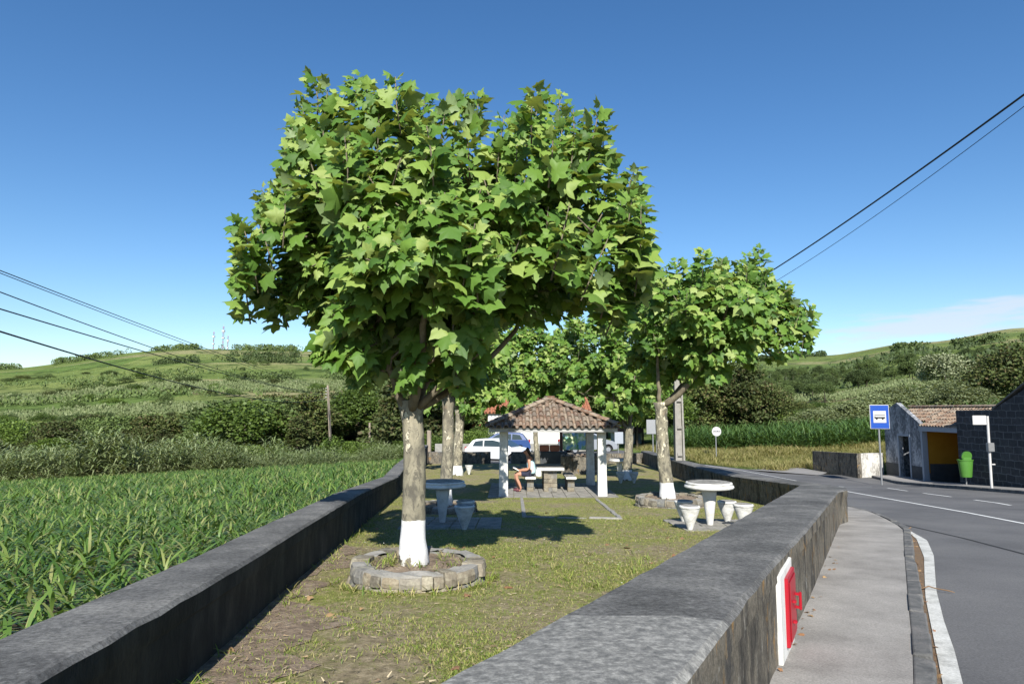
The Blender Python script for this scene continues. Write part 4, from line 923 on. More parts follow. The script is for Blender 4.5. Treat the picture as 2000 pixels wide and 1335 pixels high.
n_=noise(t,c,2.2,4,.5); col2=ramp(t,noise(t,c,4,5,.6),[(.06,.20,.08),(.20,.42,.16),(.62,.68,.34),(.70,.76,.62)],[.38,.47,.55,.62]); col=mixc_(t,step(t,n_,.54,.6),col2,(.20,.38,.60))
t.links.new(col,p.inputs['Base Color']); p.inputs['Roughness'].default_value=.4
MB().box(((p0.x+p1.x)/2,yb_,(p0.z+p1.z)/2),(p1.x-p0.x-.12,.04,p1.z-p0.z)).build('picture_panel',m,bd)
tz=float(zg(2,30))
tb=thing('planter_box','dark barbecue block with terracotta boxes on top behind the pavilion table','planter',(at(1075,900,31).x,31,tz))
c=at(1075,900,31); MB().box((c.x,31,tz+.42),(1.5,.8,.84)).build('base_block',mat['dado'],tb,bev=.01)
for px in (1063,1083):
    c=at(px,880,31); MB().box((c.x,30.85,tz+1.0),(.44,.35,.28),bev=.03).build('terracotta_box',mat['terracotta'],tb)
# low tiled ridge wall right of it
lw=thing('tiled_low_wall','low dark wall capped with a row of curved clay tiles behind the bench','wall',(at(1120,900,29).x,29,float(zg(3,29))))
c=at(1125,900,29); MB().box((c.x+.3,29,float(zg(3,29))+.36),(1.9,.3,.72)).build('wall',mat['wallside'],lw)
mb=MB()
for i in range(9): half_tile(mb,(c.x-.55+i*.21,28.8,float(zg(3,29))+.72),(c.x-.55+i*.21,29.2,float(zg(3,29))+.76),Vector((0,0,1)),.10,.09)
mb.build('tile_cap',mat['tile'],lw)
# ------------------------------------------------------------------ hydrant box
ho=on(1527,1300); d=Vector((WR_out[4][0]-WR_out[3][0],WR_out[4][1]-WR_out[3][1],0)).normalized(); nn=Vector((d.y,-d.x,0))
def wpt(px):   # wall outer-face point under pixel column
    k=(px-CX)/F; A_=Vector((*WR_out[3],0)); 
    kk=k*1.0
    for _ in range(4):
        # solve A+d*s with X/Y=ray
        kx=ray(px,1200)[0]; s_=(kx*A_.y-A_.x)/(d.x-kx*d.y); 
    return A_+d*s_
q0=wpt(1516);q1=wpt(1541); hz=float(zg(q0.x,q0.y))
hb=thing('hydrant_box','red hydrant cabinet on a white painted panel set in the wall face','hydrant box',(q0.x,q0.y,hz))
rotw=Matrix((tuple(d),tuple(nn),(0,0,1))).transposed()
L=(q1-q0).length; mid=(q0+q1)/2; zm=float(zg(mid.x,mid.y))
def wb(cs,dims): return MB().box(mid+d*cs[0]+nn*cs[1]+Vector((0,0,zm+cs[2])),dims,rot=rotw,bev=.004)
wb((0,.014,.245),(L,.028,.53)).build('white_panel',mat['white'],hb)
wb((L*.12,.036,.26),(L*.60,.026,.40)).build('cabinet_door',mat['red'],hb)
wb((L*.12,.052,.26),(L*.50,.008,.35)).build('door_plate',mat['red'],hb)
mb=MB(); c0=mid+d*(L*.30)+Vector((0,0,zm+.27)); mb.box(c0+nn*.085,(.025,.016,.11),rot=rotw,bev=.004); mb.box(c0+nn*.068+Vector((0,0,.04)),(.02,.04,.014),rot=rotw); mb.box(c0+nn*.068-Vector((0,0,.04)),(.02,.04,.014),rot=rotw); mb.build('handle',mat['red'],hb)
for dz in (.06,-.06):
    c1=mid+d*(L*.05)+nn*.060+Vector((0,0,zm+.24+dz)); MB().lathe([(.018,-.006),(.018,.006)],c1,12).build('boss',mat['red'],hb)
# ------------------------------------------------------------------ bus shelter, block building, low wall
FX=19.25
def zr(y): return float(zg(FX,y))+.02
bs=thing('bus_shelter','stained plaster bus shelter with pointed gable, doorway and open ochre bay','shelter',(FX,31,zr(31)))
th=.22
def fy(px,X=FX): return X/ray(px,900)[0]
def fz(py,px,X=FX): Y=fy(px,X); return -ray(px,py)[1]*Y
yL,yA,yR=fy(1731),fy(1757),fy(1806); d1,d2=fy(1757),fy(1779.5); dzt=fz(851,1766)
zb=zr(31)-.3
gzL,gzA,gzR=fz(803,1731),fz(786,1757),fz(832,1806)
def zline(y): return float(np.interp(y,[yR,yA,yL],[gzR,gzA,gzL]))
mb=MB()
def slabx(poly): # poly of (y,z) on plane x=FX extruded +th in x
    mb.prism([(FX,y,z) for y,z in poly],(th,0,0))
slabx([(yL,zb),(yL,gzL),(yA,gzA),(d1+.003,zline(d1+.003)),(d1+.003,zb)] if d1<yA else [(yL,zb),(yL,gzL),(d1+.003,zline(d1)),(d1+.003,zb)])
slabx([(d1,dzt),(d1,zline(d1)),(d2,zline(d2)),(d2,dzt)])
slabx([(d2-.003,zb),(d2-.003,zline(d2)),(yR,gzR),(yR,zb)])
mb.build('gable_wall',mat['plaster'],bs)
# dado stripe on gable
for a,b in ((yL,d1+.06),(d2-.06,yR)): MB().box((FX-.008,(a+b)/2,zr(32)+.30),(.02,abs(a-b),.62)).build('dado',mat['dado'],bs)
mb=MB()
for y in (d1+.0,d2-.0): mb.box((FX-.012,y,(zb+dzt)/2),(.05,.09,dzt-zb))
mb.box((FX-.012,(d1+d2)/2,dzt+.045),(.05,abs(d1-d2)+.1,.09)); mb.build('door_frame',mat['bluegrey'],bs)
# bay
yE=fy(1884); lint=fz(842,1830); 
mb=MB(); mb.box((FX-.01,(yR+yE)/2,lint+.10),(.26,abs(yR-yE)+.2,.22)); mb.box((FX-.01,yR-.06,(lint+zb)/2),(.24,.13,lint-zb)); mb.box((FX-.01,yE-.05,(lint+zb)/2),(.24,.15,lint-zb)); mb.build('bay_frame',mat['bluegrey'],bs)
mb=MB(); XB=FX+1.9
mb.box((XB,(yR+yE)/2,(lint+.3+zb)/2+.35),(.15,yR-yE+.3,lint+.4-zb-.7)); mb.box(((FX+XB)/2+.06,yR+.02,(lint+.3+zb)/2+.35),(XB-FX-.22,.10,lint+.4-zb-.7)); mb.box(((FX+XB)/2+.06,yE-.06,(lint+.3+zb)/2+.35),(XB-FX-.22,.10,lint+.4-zb-.7)); mb.build('inner_wall',mat['orange'],bs)
mb=MB(); mb.box((XB-.01,(yR+yE)/2,zb+.55),(.16,yR-yE+.26,1.04)); mb.box(((FX+XB)/2+.07,yR+.02,zb+.55),(XB-FX-.3,.112,1.04)); mb.box(((FX+XB)/2+.07,yE-.06,zb+.55),(XB-FX-.3,.112,1.04)); mb.build('inner_dado',mat['dado'],bs)
mb=MB(); mb.box(((FX+XB)/2,(yR+yE)/2,lint+.24),(XB-FX+.3,yR-yE+.3,.06)); mb.build('ceiling',mat['bluegrey'],bs)
mb=MB(); mb.box(((FX+XB)/2+.1,yL-.1,(zb-.2+gzR)/2),(1.8,.18,gzR-zb)); mb.box((XB+.1,d1+.55,(zb+gzR)/2),(.18,yL-d1-.75,gzR-zb)); mb.build('side_wall',mat['plaster'],bs)
rzv=fz(796,1790,XB-.2)
mb=MB(); e0=Vector((FX-.12,yE-.5,lint+.22)); e1=Vector((FX-.12,yR+.05,lint+.22)); rX=FX+1.55; rz0=fz(797,1850,rX)
tile_plane(mb,e1,e0,(rX,e1.y,rz0),(rX,e0.y,rz0),seed=5,tw=.2,tl=.34)
sl_=(rz0-lint-.22)/(rX-FX+.12); xe=FX+th+.05; tile_plane(mb,(xe,yL+.1,lint+.22+sl_*(xe-FX+.12)),(xe,yR+.10,lint+.22+sl_*(xe-FX+.12)),(rX,yL+.1,rz0),(rX,yR+.10,rz0),seed=8,tw=.2,tl=.34,ext=0)
for k in range(24):
    y=yE-.6+k*.30
    if y<yL: half_tile(mb,(rX,y,rz0+.07),(rX,y+.36,rz0+.08),Vector((0,0,1)),.11,.09)
mb.build('roof_tiles',mat['tile'],bs,smooth='auto')
mb=MB(); mb.prism([(FX-.05,yE-.5,lint+.21),(FX-.05,yR+.05,lint+.21),(rX,yR+.05,rz0-.03),(rX,yE-.5,rz0-.03)],(0,0,-.05)); mb.prism([(rX+.01,yE-.5,rz0-.0),(rX+.01,yL,rz0-.0),(XB+.9,yL,lint+.3),(XB+.9,yE-.5,lint+.3)],(0,0,-.05)); mb.build('roof_deck',mat['beam'],bs)
# block building
bb=thing('block_building','dark basalt block building with white mortar and sloping gable, right of the shelter','building',(FX-.35,26,zr(26)))
BX=FX-.30; yb0=fy(1873,BX); y1_=fy(1945,BX); y2_=fy(2005,BX); mb=MB()
zt0=fz(801,1873,BX); zt1=fz(800,1938,BX); zt2=fz(764,2000,BX)
pts=[(yb0,zb+.1),(yb0,zt0),(y1_,zt1),(y2_,zt2),(y2_-4.0,zt2+2.3),(y2_-8,zt2-.3),(y2_-10,zt2-.3),(y2_-10,zb+2)]
mb.prism([(BX,y,z) for y,z in pts],(5.5,0,0)); mb.build('wall',mat['block'],bb)
mb=MB(); mb.prism([(BX-.02,y1_,zt1+.0),(BX-.02,y1_,zt1+.06),(BX-.02,y2_-4,zt2+2.42),(BX-.02,y2_-4,zt2+2.36)],(5.6,0,0)); mb.build('roof_edge',mat['walltop'],bb)
# low wall left of shelter
lx0=Vector((at(1587,900,38).x,38,0)); lx1=Vector((at(1674,900,33.6).x,33.6,0)); 
def lowwall(name,p,q_,zt,zbm,m,label,th=.22,side=1):
    d_=(q_-p).normalized(); n_=Vector((-d_.y,d_.x,0))*side; mb=MB(); mb.hexa([(p.x,p.y,zbm),(q_.x,q_.y,zbm),(q_.x+n_.x*th,q_.y+n_.y*th,zbm),(p.x+n_.x*th,p.y+n_.y*th,zbm),(p.x,p.y,zt[0]),(q_.x,q_.y,zt[1]),(q_.x+n_.x*th,q_.y+n_.y*th,zt[1]),(p.x+n_.x*th,p.y+n_.y*th,zt[0])])
    return tag(mb.build(name,m,bev=.01),label,'wall')
ztl=(-ray(1587,880)[1]*38,-ray(1674,885)[1]*33.6)
lowwall('roadside_wall',lx0,lx1,ztl,-3.7,mat['wallside'],'low dark block wall at the roadside left of the bus stop sign')
p2=Vector((fy(1729)*ray(1729,900)[0]-.02,fy(1729)+.12,0)); q2=lx1+(p2-lx1).normalized()*.23
lowwall('roadside_wall',q2,p2,(ztl[1]-.02,-ray(1729,884)[1]*p2.y),-3.7,mat['whitestain'],'short whitewashed stained wall joining the dark low wall to the shelter')
# bus stop sign
def pole(c,h,r,name,label,cat,m=None,group=None):
    root=thing(name,label,cat,c,group); mb=MB(); mb.tube([(c[0],c[1],c[2]-.2),(c[0],c[1],c[2]+h)],r,12); mb.build('pole',m or mat['metal'],root,smooth='auto'); return root
def face_rot(dirx,diry): # columns: right, normal, up
    n_=Vector((dirx,diry,0)).normalized(); r_=Vector((0,0,1)).cross(n_)*1; r_=-n_.cross(Vector((0,0,1))); return Matrix((tuple(-r_),tuple(n_),(0,0,1))).transposed()
Ys=30.0; c=at(1722,936,Ys); zs=float(zg(c.x,Ys))
sg=pole((c.x,Ys,zs),2.75,.04,'bus_stop_sign','blue bus stop sign with white bus pictogram on a metal pole','sign')
A0=at(1697,790,Ys);A1=at(1735,837,Ys); cc=(A0+A1)/2; W_=A1.x-A0.x;H_=A0.z-A1.z; cc.y=Ys-.07
rt=Matrix.Rotation(R(-8),3,'Z')
def pl(o,dims,dy,m,nm,bev=.0):
    q=cc+rt@Vector((o[0],dy,o[1])); return MB().box(q,dims,rot=rt,bev=bev).build(nm,m,sg)
pl((0,0),(W_,.03,H_),0,mat['signwhite'],'sign_border',.012)
pl((0,0),(W_-.05,.01,H_-.05),-.018,mat['signblue'],'sign_plate')
pl((0,-.0),(W_*.66,.008,H_*.49),-.026,mat['signwhite'],'white_square')
mb=MB()
def q(x,z,w_,h_): mb.box(cc+rt@Vector((x,-.033,z)),(w_,.006,h_),rot=rt)
q(0,.075,.44,.022); q(0,-.04,.44,.065); q(-.20,.005,.03,.04); 
for x in (-.13,.12): mb.tube([cc+rt@Vector((x,-.029,-.085)),cc+rt@Vector((x,-.036,-.085))],.042,12)
mb.build('bus_pictogram',mat['black'],sg)
# green bin
Yb2=27.3; c=at(1890,946,Yb2); zb2=float(zg(c.x,Yb2))+.02
bn=thing('litter_bin','bright green plastic litter bin with raised lid beside the block wall','litter bin',(c.x,Yb2,zb2))
mb=MB(); bc=at(1886,912,Yb2); top=at(1886,897,Yb2).z; bot=at(1888,931,Yb2).z
def ring(z,rx_,ry_): return [(bc.x+rx_*math.cos(a),Yb2+ry_*math.sin(a),z) for a in np.linspace(0,2*math.pi,20,endpoint=False)]
V=ring(bot,.20,.17)+ring(bot+.03,.215,.18)+ring(top-.04,.285,.22)+ring(top-.04,.305,.235)+ring(top,.31,.24)+ring(top,.28,.21)+ring(bot+.1,.19,.15)
Fc=[(l*20+k,l*20+(k+1)%20,(l+1)*20+(k+1)%20,(l+1)*20+k) for l in range(6) for k in range(20)]+[tuple(range(20))[::-1],tuple(range(120,140))]
mb.add(V,Fc); mb.build('bin_body',mat['green'],bn,smooth='auto')
mb=MB(); lc=at(1890,890,Yb2); mb.tube([(lc.x,Yb2+.05,lc.z-.02),(lc.x,Yb2+.13,lc.z)],[.21,.19],18); mb.box((lc.x,Yb2+.08,lc.z-.16),(.36,.1,.2),bev=.02); mb.build('lid',mat['green'],bn,smooth='auto')
mb=MB(); mb.tube([(bc.x+.18,Yb2+.28,zb2-.1),(bc.x+.18,Yb2+.28,top+.1)],.025,8); mb.tube([(bc.x+.18,Yb2+.28,top-.1),(bc.x,Yb2+.2,top-.1)],.02,6); mb.build('post',mat['metal'],bn)
# white pole with plate and box
Yw=24.5; c=at(1937,950,Yw); zw=float(zg(c.x,Yw)); wpz=thing('signpost','white pole with blank white plate and small box before the block wall','sign',(c.x,Yw,zw))
tp_=at(1925,812,Yw); mb=MB(); mb.tube([(c.x,Yw,zw-.1),(c.x+(tp_.x-c.x)*.1,Yw,zw+.3),(tp_.x+.06,Yw,tp_.z)],.045,12); mb.build('pole',mat['signwhite'],wpz,smooth='auto')
a0=at(1897,811,Yw);a1=at(1925,829,Yw); MB().box(((a0.x+a1.x)/2,Yw-.05,(a0.z+a1.z)/2),(a1.x-a0.x,.03,a0.z-a1.z),bev=.01).build('plate',mat['signwhite'],wpz)
a0=at(1925,864,Yw);a1=at(1938,881,Yw); MB().box(((a0.x+a1.x)/2,Yw-.07,(a0.z+a1.z)/2),(a1.x-a0.x,.14,a0.z-a1.z),bev=.01).build('timetable_box',mat['metal'],wpz)
a0=at(1936,906,Yw); MB().box((a0.x+.05,Yw-.03,a0.z),(.12,.05,.04)).build('bracket',mat['signwhite'],wpz)
# round town sign
Yr=42; c=at(1399,884,Yr); rs=pole((c.x,Yr,c.z-.1),1.3,.035,'round_road_sign','round white road sign with dark crossed lettering on grey pole in the verge grass','sign')
c2=at(1399,842,Yr); mb=MB(); mb.tube([(c2.x,Yr-.03,c2.z),(c2.x,Yr-.06,c2.z)],.29,28); mb.build('disc',mat['signwhite'],rs)
mb=MB(); 
for i,(dx,dz,w_) in enumerate([(-.19,0,.05),(-.11,.01,.05),(-.03,0,.06),(.06,.01,.06),(.14,0,.05),(.20,.01,.03)]): mb.box((c2.x+dx,Yr-.068,c2.z+dz),(w_,.012,.05+.02*(i%2)))
mb.build('marking',mat['shorts'],rs)
# backs of grey signs by the road
Yg=38; c=at(1276,892,Yg); gs=pole((c.x,Yg,float(zg(c.x,Yg))-.1),2.1,.035,'road_sign','plain grey back of a square road sign left of the mottled trunk','sign')
a0=at(1262,819,Yg);a1=at(1284,847,Yg); MB().box(((a0.x+a1.x)/2,Yg-.06,(a0.z+a1.z)/2),(a1.x-a0.x,.03,a0.z-a1.z),bev=.01).build('panel',mat['metal'],gs)
Yg=40; c=at(1208,892,Yg); gs=pole((c.x,Yg,float(zg(c.x,Yg))-.1),1.7,.03,'road_sign','pale blue-white road sign panel glimpsed right of the pavilion post','sign')
a0=at(1200,843,Yg);a1=at(1217,866,Yg); MB().box(((a0.x+a1.x)/2,Yg-.06,(a0.z+a1.z)/2),(a1.x-a0.x,.03,a0.z-a1.z),bev=.01).build('panel',mat['bluegrey'],gs)
c=at(1284,890,36); pole((c.x,36,float(zg(c.x,36))),2.0,.05,'white_post','thin white roadside post just left of the mottled trunk','post',mat['white'])
# ------------------------------------------------------------------ utility poles and cables
Yp=27.5; c=at(1326,902,Yp); c.x+=.5; zp=float(zg(c.x,Yp)); cx=at(1326,850,Yp).x
up_=thing('utility_pole','grey concrete utility pole with recessed face behind the right plane tree','pole',(cx,Yp,zp))
ztop=4.6; mb=MB()
def taper(xa,xb,ya,yb,w0,w1): 
    return [(cx+xa*w0,Yp+ya*w0,zp-.2),(cx+xb*w0,Yp+ya*w0,zp-.2),(cx+xb*w0,Yp+yb*w0,zp-.2),(cx+xa*w0,Yp+yb*w0,zp-.2),(cx+xa*w1,Yp+ya*w1,ztop),(cx+xb*w1,Yp+ya*w1,ztop),(cx+xb*w1,Yp+yb*w1,ztop),(cx+xa*w1,Yp+yb*w1,ztop)]
mb.hexa(taper(-.5,-.3,-.45,.45,.40,.26)); mb.hexa(taper(.3,.5,-.45,.45,.40,.26)); mb.hexa(taper(-.3,.3,-.12,.12,.40,.26))
for z in (zp+.9,zp+2.0,zp+3.1,zp+4.2,zp+5.3): mb.box((cx,Yp,z),(.19,.27,.12))
mb.build('shaft',mat['conc'],up_,bev=.006)
mb=MB(); mb.box((cx,Yp-.2,ztop-.35),(1.3,.10,.10)); mb.build('crossarm',mat['wood'],up_)
WY=58.0; wp=at(640,752,WY); wpb=at(648,912,WY)
wpp=thing('utility_pole','tall weathered wooden pole carrying the cables at the field edge','pole',(wpb.x,WY,wpb.z-.3))
mb=MB(); mb.tube([(wpb.x,WY,wpb.z-.8),((wp.x+wpb.x)/2,WY,(wp.z+wpb.z)/2),(wp.x,WY,wp.z)],[.13,.115,.095],10); mb.build('shaft',mat['wood'],wpp,smooth='auto')
mb=MB(); 
for k in range(4): mb.tube([(wp.x,WY-.1,wp.z-.25-k*.26),(wp.x-.16,WY-.12,wp.z-.25-k*.26)],.03,6)
mb.build('insulator',mat['metal'],wpp)
for px,pyt,pyb,Y,l,r in ((722,825,896,62,'short thin wooden pole in the scrub right of the tall pole',.09),(507,815,838,120,'thin distant wooden pole among the hill scrub',.1),(838,840,900,40,'stubby pale post beyond the end of the field wall',.13),(1014,515,516,1,None,0)):
    if not l: continue
    a=at(px,pyt,Y);b=at(px,pyb,Y); o=thing('wooden_post',l,'pole',(b.x,Y,b.z-.5)); mb=MB(); mb.tube([(b.x,Y,b.z-.8),(a.x,Y,a.z)],r,8); mb.build('shaft',mat['wood'],o,smooth='auto')
def cable(pts_px,r,label,ends=None,group=None,sag=0):
    P=[at(*p) for p in pts_px]; n_=40; out=[]
    # smooth quadratic fit through three points in space
    A_,B_,C_=P
    for i in range(n_+1):
        t_=i/n_; out.append(A_*((1-t_)*(1-2*t_))+B_*(4*t_*(1-t_))+C_*(t_*(2*t_-1)))
    mb=MB(); mb.tube(out,r,6); return tag(mb.build('cable',mat['cable'],smooth=True),label,'cable',group)
gl='cables running to the wooden pole'
# mid Y chosen so the span is straight in plan
def cab3(a,m_,b,r,label,gr):
    ax,ay,aY=a; bx_,by_,bY=b; kx=ray(m_[0],m_[1])[0]; A_=at(*a);B_=at(*b)
    # plan line A-B hit by column m
    dx,dy=B_.x-A_.x,B_.y-A_.y; s_=(kx*A_.y-A_.x)/(dx-kx*dy); Ym=A_.y+dy*s_
    # parabola param: z at s_
    zA,zB=A_.z,B_.z; zM=-ray(m_[0],m_[1])[1]*Ym; lin=zA+(zB-zA)*s_; k=(zM-lin)/(s_*(1-s_)+1e-9)
    out=[Vector((A_.x+dx*t_,A_.y+dy*t_,zA+(zB-zA)*t_+k*t_*(1-t_))) for t_ in [i/60 for i in range(-4,61)]]
    mb=MB(); mb.tube(out,r,6); return tag(mb.build('cable',mat['cable'],smooth=True),label,'cable',gr)
cab3((0,528,16),(390,676,1),(640,760,57.85),.012,'uppermost left cable dropping toward the wooden pole',gl)
cab3((0,533,16.2),(392,682,1),(640,763,57.85),.010,'thin cable running just under the uppermost left one',gl)
cab3((0,570,15),(330,690,1),(640,768,57.85),.013,'second left cable from the top above the hill',gl)
cab3((0,603,14),(330,700,1),(640,772,57.85),.015,'third left cable from the top, above the thickest one',gl)
cab3((0,647,13),(300,735,1),(638,778,57.85),.018,'lowest and thickest left cable crossing the hillside',gl)
gr_='cables over the road'
cab3((2000,185,10),(1700,400,1),(1340,625,27.4),.017,'thick black cable slanting over the road into the right tree',gr_)
cab3((2000,208,10),(1700,428,1),(1350,632,27.4),.006,'thin black cable running below the thick one over the road',gr_)
# ------------------------------------------------------------------ house behind
Yh=56; hA=at(953,865,Yh); hz0=hA.z-1.0; hs=thing('white_house','long white house with red tiled roof behind the parked cars','house',(hA.x+4,Yh+3,hz0))
hx0=hA.x;hx1=at(1150,865,Yh).x; htop=at(953,806,Yh).z
MB().box(((hx0+hx1)/2,Yh+3.5,(hz0+htop)/2),(hx1-hx0,7,htop-hz0)).build('wall',mat['white'],hs)
mb=MB(); tile_plane(mb,(hx0-.3,Yh-.3,htop),(hx1+.3,Yh-.3,htop),(hx0-.3,Yh+3.6,htop+1.3),(hx1+.3,Yh+3.6,htop+1.3),tw=.3,tl=.7,seed=3); mb.prism([(hx0-.3,Yh-.3,htop-.02),(hx0-.3,Yh+3.6,htop+1.28),(hx0-.3,Yh+7.3,htop-.02)],(hx1-hx0+.6,0,0)); mb.build('roof',mat['tilered'],hs)
for px in (1118,1138):
    q_=at(px,842,Yh); f_=MB().box((q_.x,Yh-.02,q_.z),(.75,.08,1.0)).build('window',mat['brownwood'],hs); MB().box((q_.x,Yh-.065,q_.z),(.6,.02,.85)).build('pane',mat['glass'],f_)
q_=at(1205,855,52); MB_=MB()
h2=thing('white_house','small white house corner glimpsed right of the pavilion','house',(at(1212,880,70).x,70,-4.2)); a=at(1204,845,70); MB().box((a.x+1.3,72,(a.z-5)/2),(2.6,4,a.z+5)).build('wall',mat['white'],h2); mb=MB(); mb.prism([(a.x-.2,69.8,a.z),(a.x-.2,72,a.z+1.1),(a.x-.2,74.2,a.z)],(3,0,0)); mb.build('roof',mat['tilered'],h2)
h3=thing('reddish_house','reddish walled house glimpsed left of the long white house','house',(at(938,870,75).x,75,-4.6)); a=at(926,808,75); MB().box((a.x+.9,77,(a.z-5)/2),(2.2,4,a.z+5)).build('wall',mat['terracotta'],h3); mb=MB(); mb.prism([(a.x-.4,74.8,a.z),(a.x-.4,77,a.z+1),(a.x-.4,79.2,a.z)],(2.7,0,0)); mb.build('roof',mat['tilered'],h3)
y_=50; a=at(850,866,y_); b=at(1150,866,y_); mb=MB(); mb.box(((a.x+b.x)/2,y_,a.z-.5),(b.x-a.x,.3,1.0)); tag(mb.build('garden_wall',mat['conc'],bev=.02),'low beige garden wall behind the parked cars, before the white house','wall')
# masts on the hill
for px,pt,l,wd in ((417,648,'left one of three lattice masts on the hill crest',.5),(435.5,637,'tallest red and white lattice mast on the hill crest',.9),(445,656,'smallest right mast on the hill crest',.35)):
    Y=560; zt=at(px,pt,Y).z; zb_=at(px,680,Y).z; x=at(px,670,Y).x; r=thing('radio_mast',l,'mast',(x,Y,zb_-2),'radio masts on the hill')
    for s0,(c_) in enumerate((mat['metal'],mat['red'])):
        mb=MB(); n_=10
        for i in range(n_):
            if i%2!=s0: continue
            z0=zb_-2+(zt-zb_+2)*i/n_; z1=zb_-2+(zt-zb_+2)*(i+1)/n_
            for sx,sy in ((-1,-1),(1,-1),(1,1),(-1,1)): mb.tube([(x+sx*wd/2,Y+sy*wd/2,z0),(x+sx*wd/2,Y+sy*wd/2,z1)],.07,4)
            mb.tube([(x-wd/2,Y-wd/2,z0),(x+wd/2,Y-wd/2,z1)],.05,4); mb.tube([(x+wd/2,Y-wd/2,z0),(x-wd/2,Y-wd/2,z1)],.05,4)
        mb.build('red_section' if s0 else 'grey_section',c_,r)
    mb=MB(); mb.tube([(x,Y,zt),(x,Y,zt+2)],.08,4); mb.box((x,Y,zt-4),(wd+1.2,wd+1,1.5)); mb.box((x,Y,zt-10),(wd+1,wd+1,1)); mb.build('antenna',mat['signwhite'],r)
# ------------------------------------------------------------------ blades and scatter
def blade_template(nseg,w0=.09,bend=.5):
    V=[];Fc=[]
    for i in range(nseg+1):
        t_=i/nseg; y=t_*(1-.25*bend*t_); z=-bend*t_*t_*.75+.0; w_=w0*(.55+1.2*t_-1.75*t_*t_) if i<nseg else 0.004
        V+= [(-w_/2,y,z),(w_/2,y,z)]
    for i in range(nseg): Fc.append((2*i,2*i+1,2*i+3,2*i+2))
    return np.array(V),np.array(Fc)
def corn(name,xs,ys_,zs,h,leaves,nseg,m,label,seed,wd=.1,stalk=True,w=.09):
    rn=np.random.RandomState(seed); n_=len(xs); Xs=[];Fs=[];off=0
    TV,TF=blade_template(nseg,w,.75)
    base=np.c_[xs,ys_,zs]; hh=h*rn.uniform(.75,1.2,n_)
    lean=rn.normal(size=(n_,3))*.12; lean[:,2]=1
    rot=rn.rand(n_)*6.28
    for j in range(leaves):
        t_=(j+.6)/leaves; pos=base+lean*(hh*t_*.62)[:,None]
        a=rot+math.pi*(j%2)+rn.normal(size=n_)*.5; el=.35+.9*t_+rn.normal(size=n_)*.15
        d=np.c_[np.cos(a)*np.cos(el),np.sin(a)*np.cos(el),np.sin(el)]; nr=np.c_[-np.cos(a)*np.sin(el),-np.sin(a)*np.sin(el),np.cos(el)]+rn.normal(size=(n_,3))*.15
        L=hh*(.55+.45*math.sin(math.pi*(.25+.6*t_)))*rn.uniform(.75,1.15,n_)
        X,Fc=inst(TV,TF,pos,d,nr,L); Xs.append(X); Fs.append(Fc+off); off+=len(X)
    o=mk(name,np.concatenate(Xs),np.concatenate(Fs),m); return tag(o,label[0],label[1],kind='stuff')
rn=np.random.RandomState(5)
# maize field, denser near
pts=[]
for y in np.arange(1.2,56,.19):
    xl_=-(.86*y+2.2); xr_=float(lxo(y))-.10; k=int((xr_-xl_)/(.13 if y<14 else .26)); 
    if k<1: continue
    x=np.linspace(xl_,xr_,k); pts.append(np.c_[x+rn.normal(size=k)*.06,np.full(k,y)+rn.normal(size=k)*.07])
pts=np.concatenate(pts); pts=pts[pts[:,0]<lxo(pts[:,1])-.10]
# field ends in a slanted line at the cane
endY=np.interp(pts[:,0],[-45,-25,-12,-5],[42,45,50,56]); pts=pts[pts[:,1]<endY]
d_=pts[:,1]; near=pts[d_<14]; far_=pts[d_>=14]
corn('maize_field',near[:,0],near[:,1],zgr(near[:,0],near[:,1])+.15,.25,11,4,mat['corn'],('green young maize plants filling the field left of the wall','maize field'),1,w=.125)
corn('maize_field',far_[:,0],far_[:,1],zgr(far_[:,0],far_[:,1])+.08,.46,6,3,mat['corn'],('farther part of the young maize field reaching the cane thicket','maize field'),2,w=.11)
# tall maize right
P=[]
for px in np.arange(1290,2120,2.6):
    for Y in np.arange(47,58,.9):
        if px>1760 and Y<50: continue
        k=ray(px,850)[0]; P.append((k*Y+rn.normal()*.1,Y+rn.normal()*.25))
P=np.array(P); corn('maize_crop',P[:,0],P[:,1],zgr(P[:,0],P[:,1]),1.35,7,3,mat['cornfar'],('tall dark green maize stand beyond the road verge','maize'),3,w=.07)
def blades(name,xs,ys_,zs,h,per,m,label,seed,w=.02,spread=.05,cat='grass',leanv=.35,nseg=2):
    rn=np.random.RandomState(seed); xs=np.repeat(xs,per);ys_=np.repeat(ys_,per);zs=np.repeat(zs,per); h=np.repeat(h,per) if isinstance(h,np.ndarray) else h
    n_=len(xs); TV,TF=blade_template(nseg,w,.5); a=rn.rand(n_)*6.28; el=np.clip(1.25-np.abs(rn.normal(size=n_))*leanv,.15,1.5)
    pos=np.c_[xs+rn.normal(size=n_)*spread,ys_+rn.normal(size=n_)*spread,zs]; d=np.c_[np.cos(a)*np.cos(el),np.sin(a)*np.cos(el),np.sin(el)]; nr=np.c_[-np.cos(a)*np.sin(el),-np.sin(a)*np.sin(el),np.cos(el)]+rn.normal(size=(n_,3))*.2
    X,Fc=inst(TV,TF,pos,d,nr,h*rn.uniform(.5,1.3,n_)); return tag(mk(name,X,Fc,m),label,cat,kind='stuff')
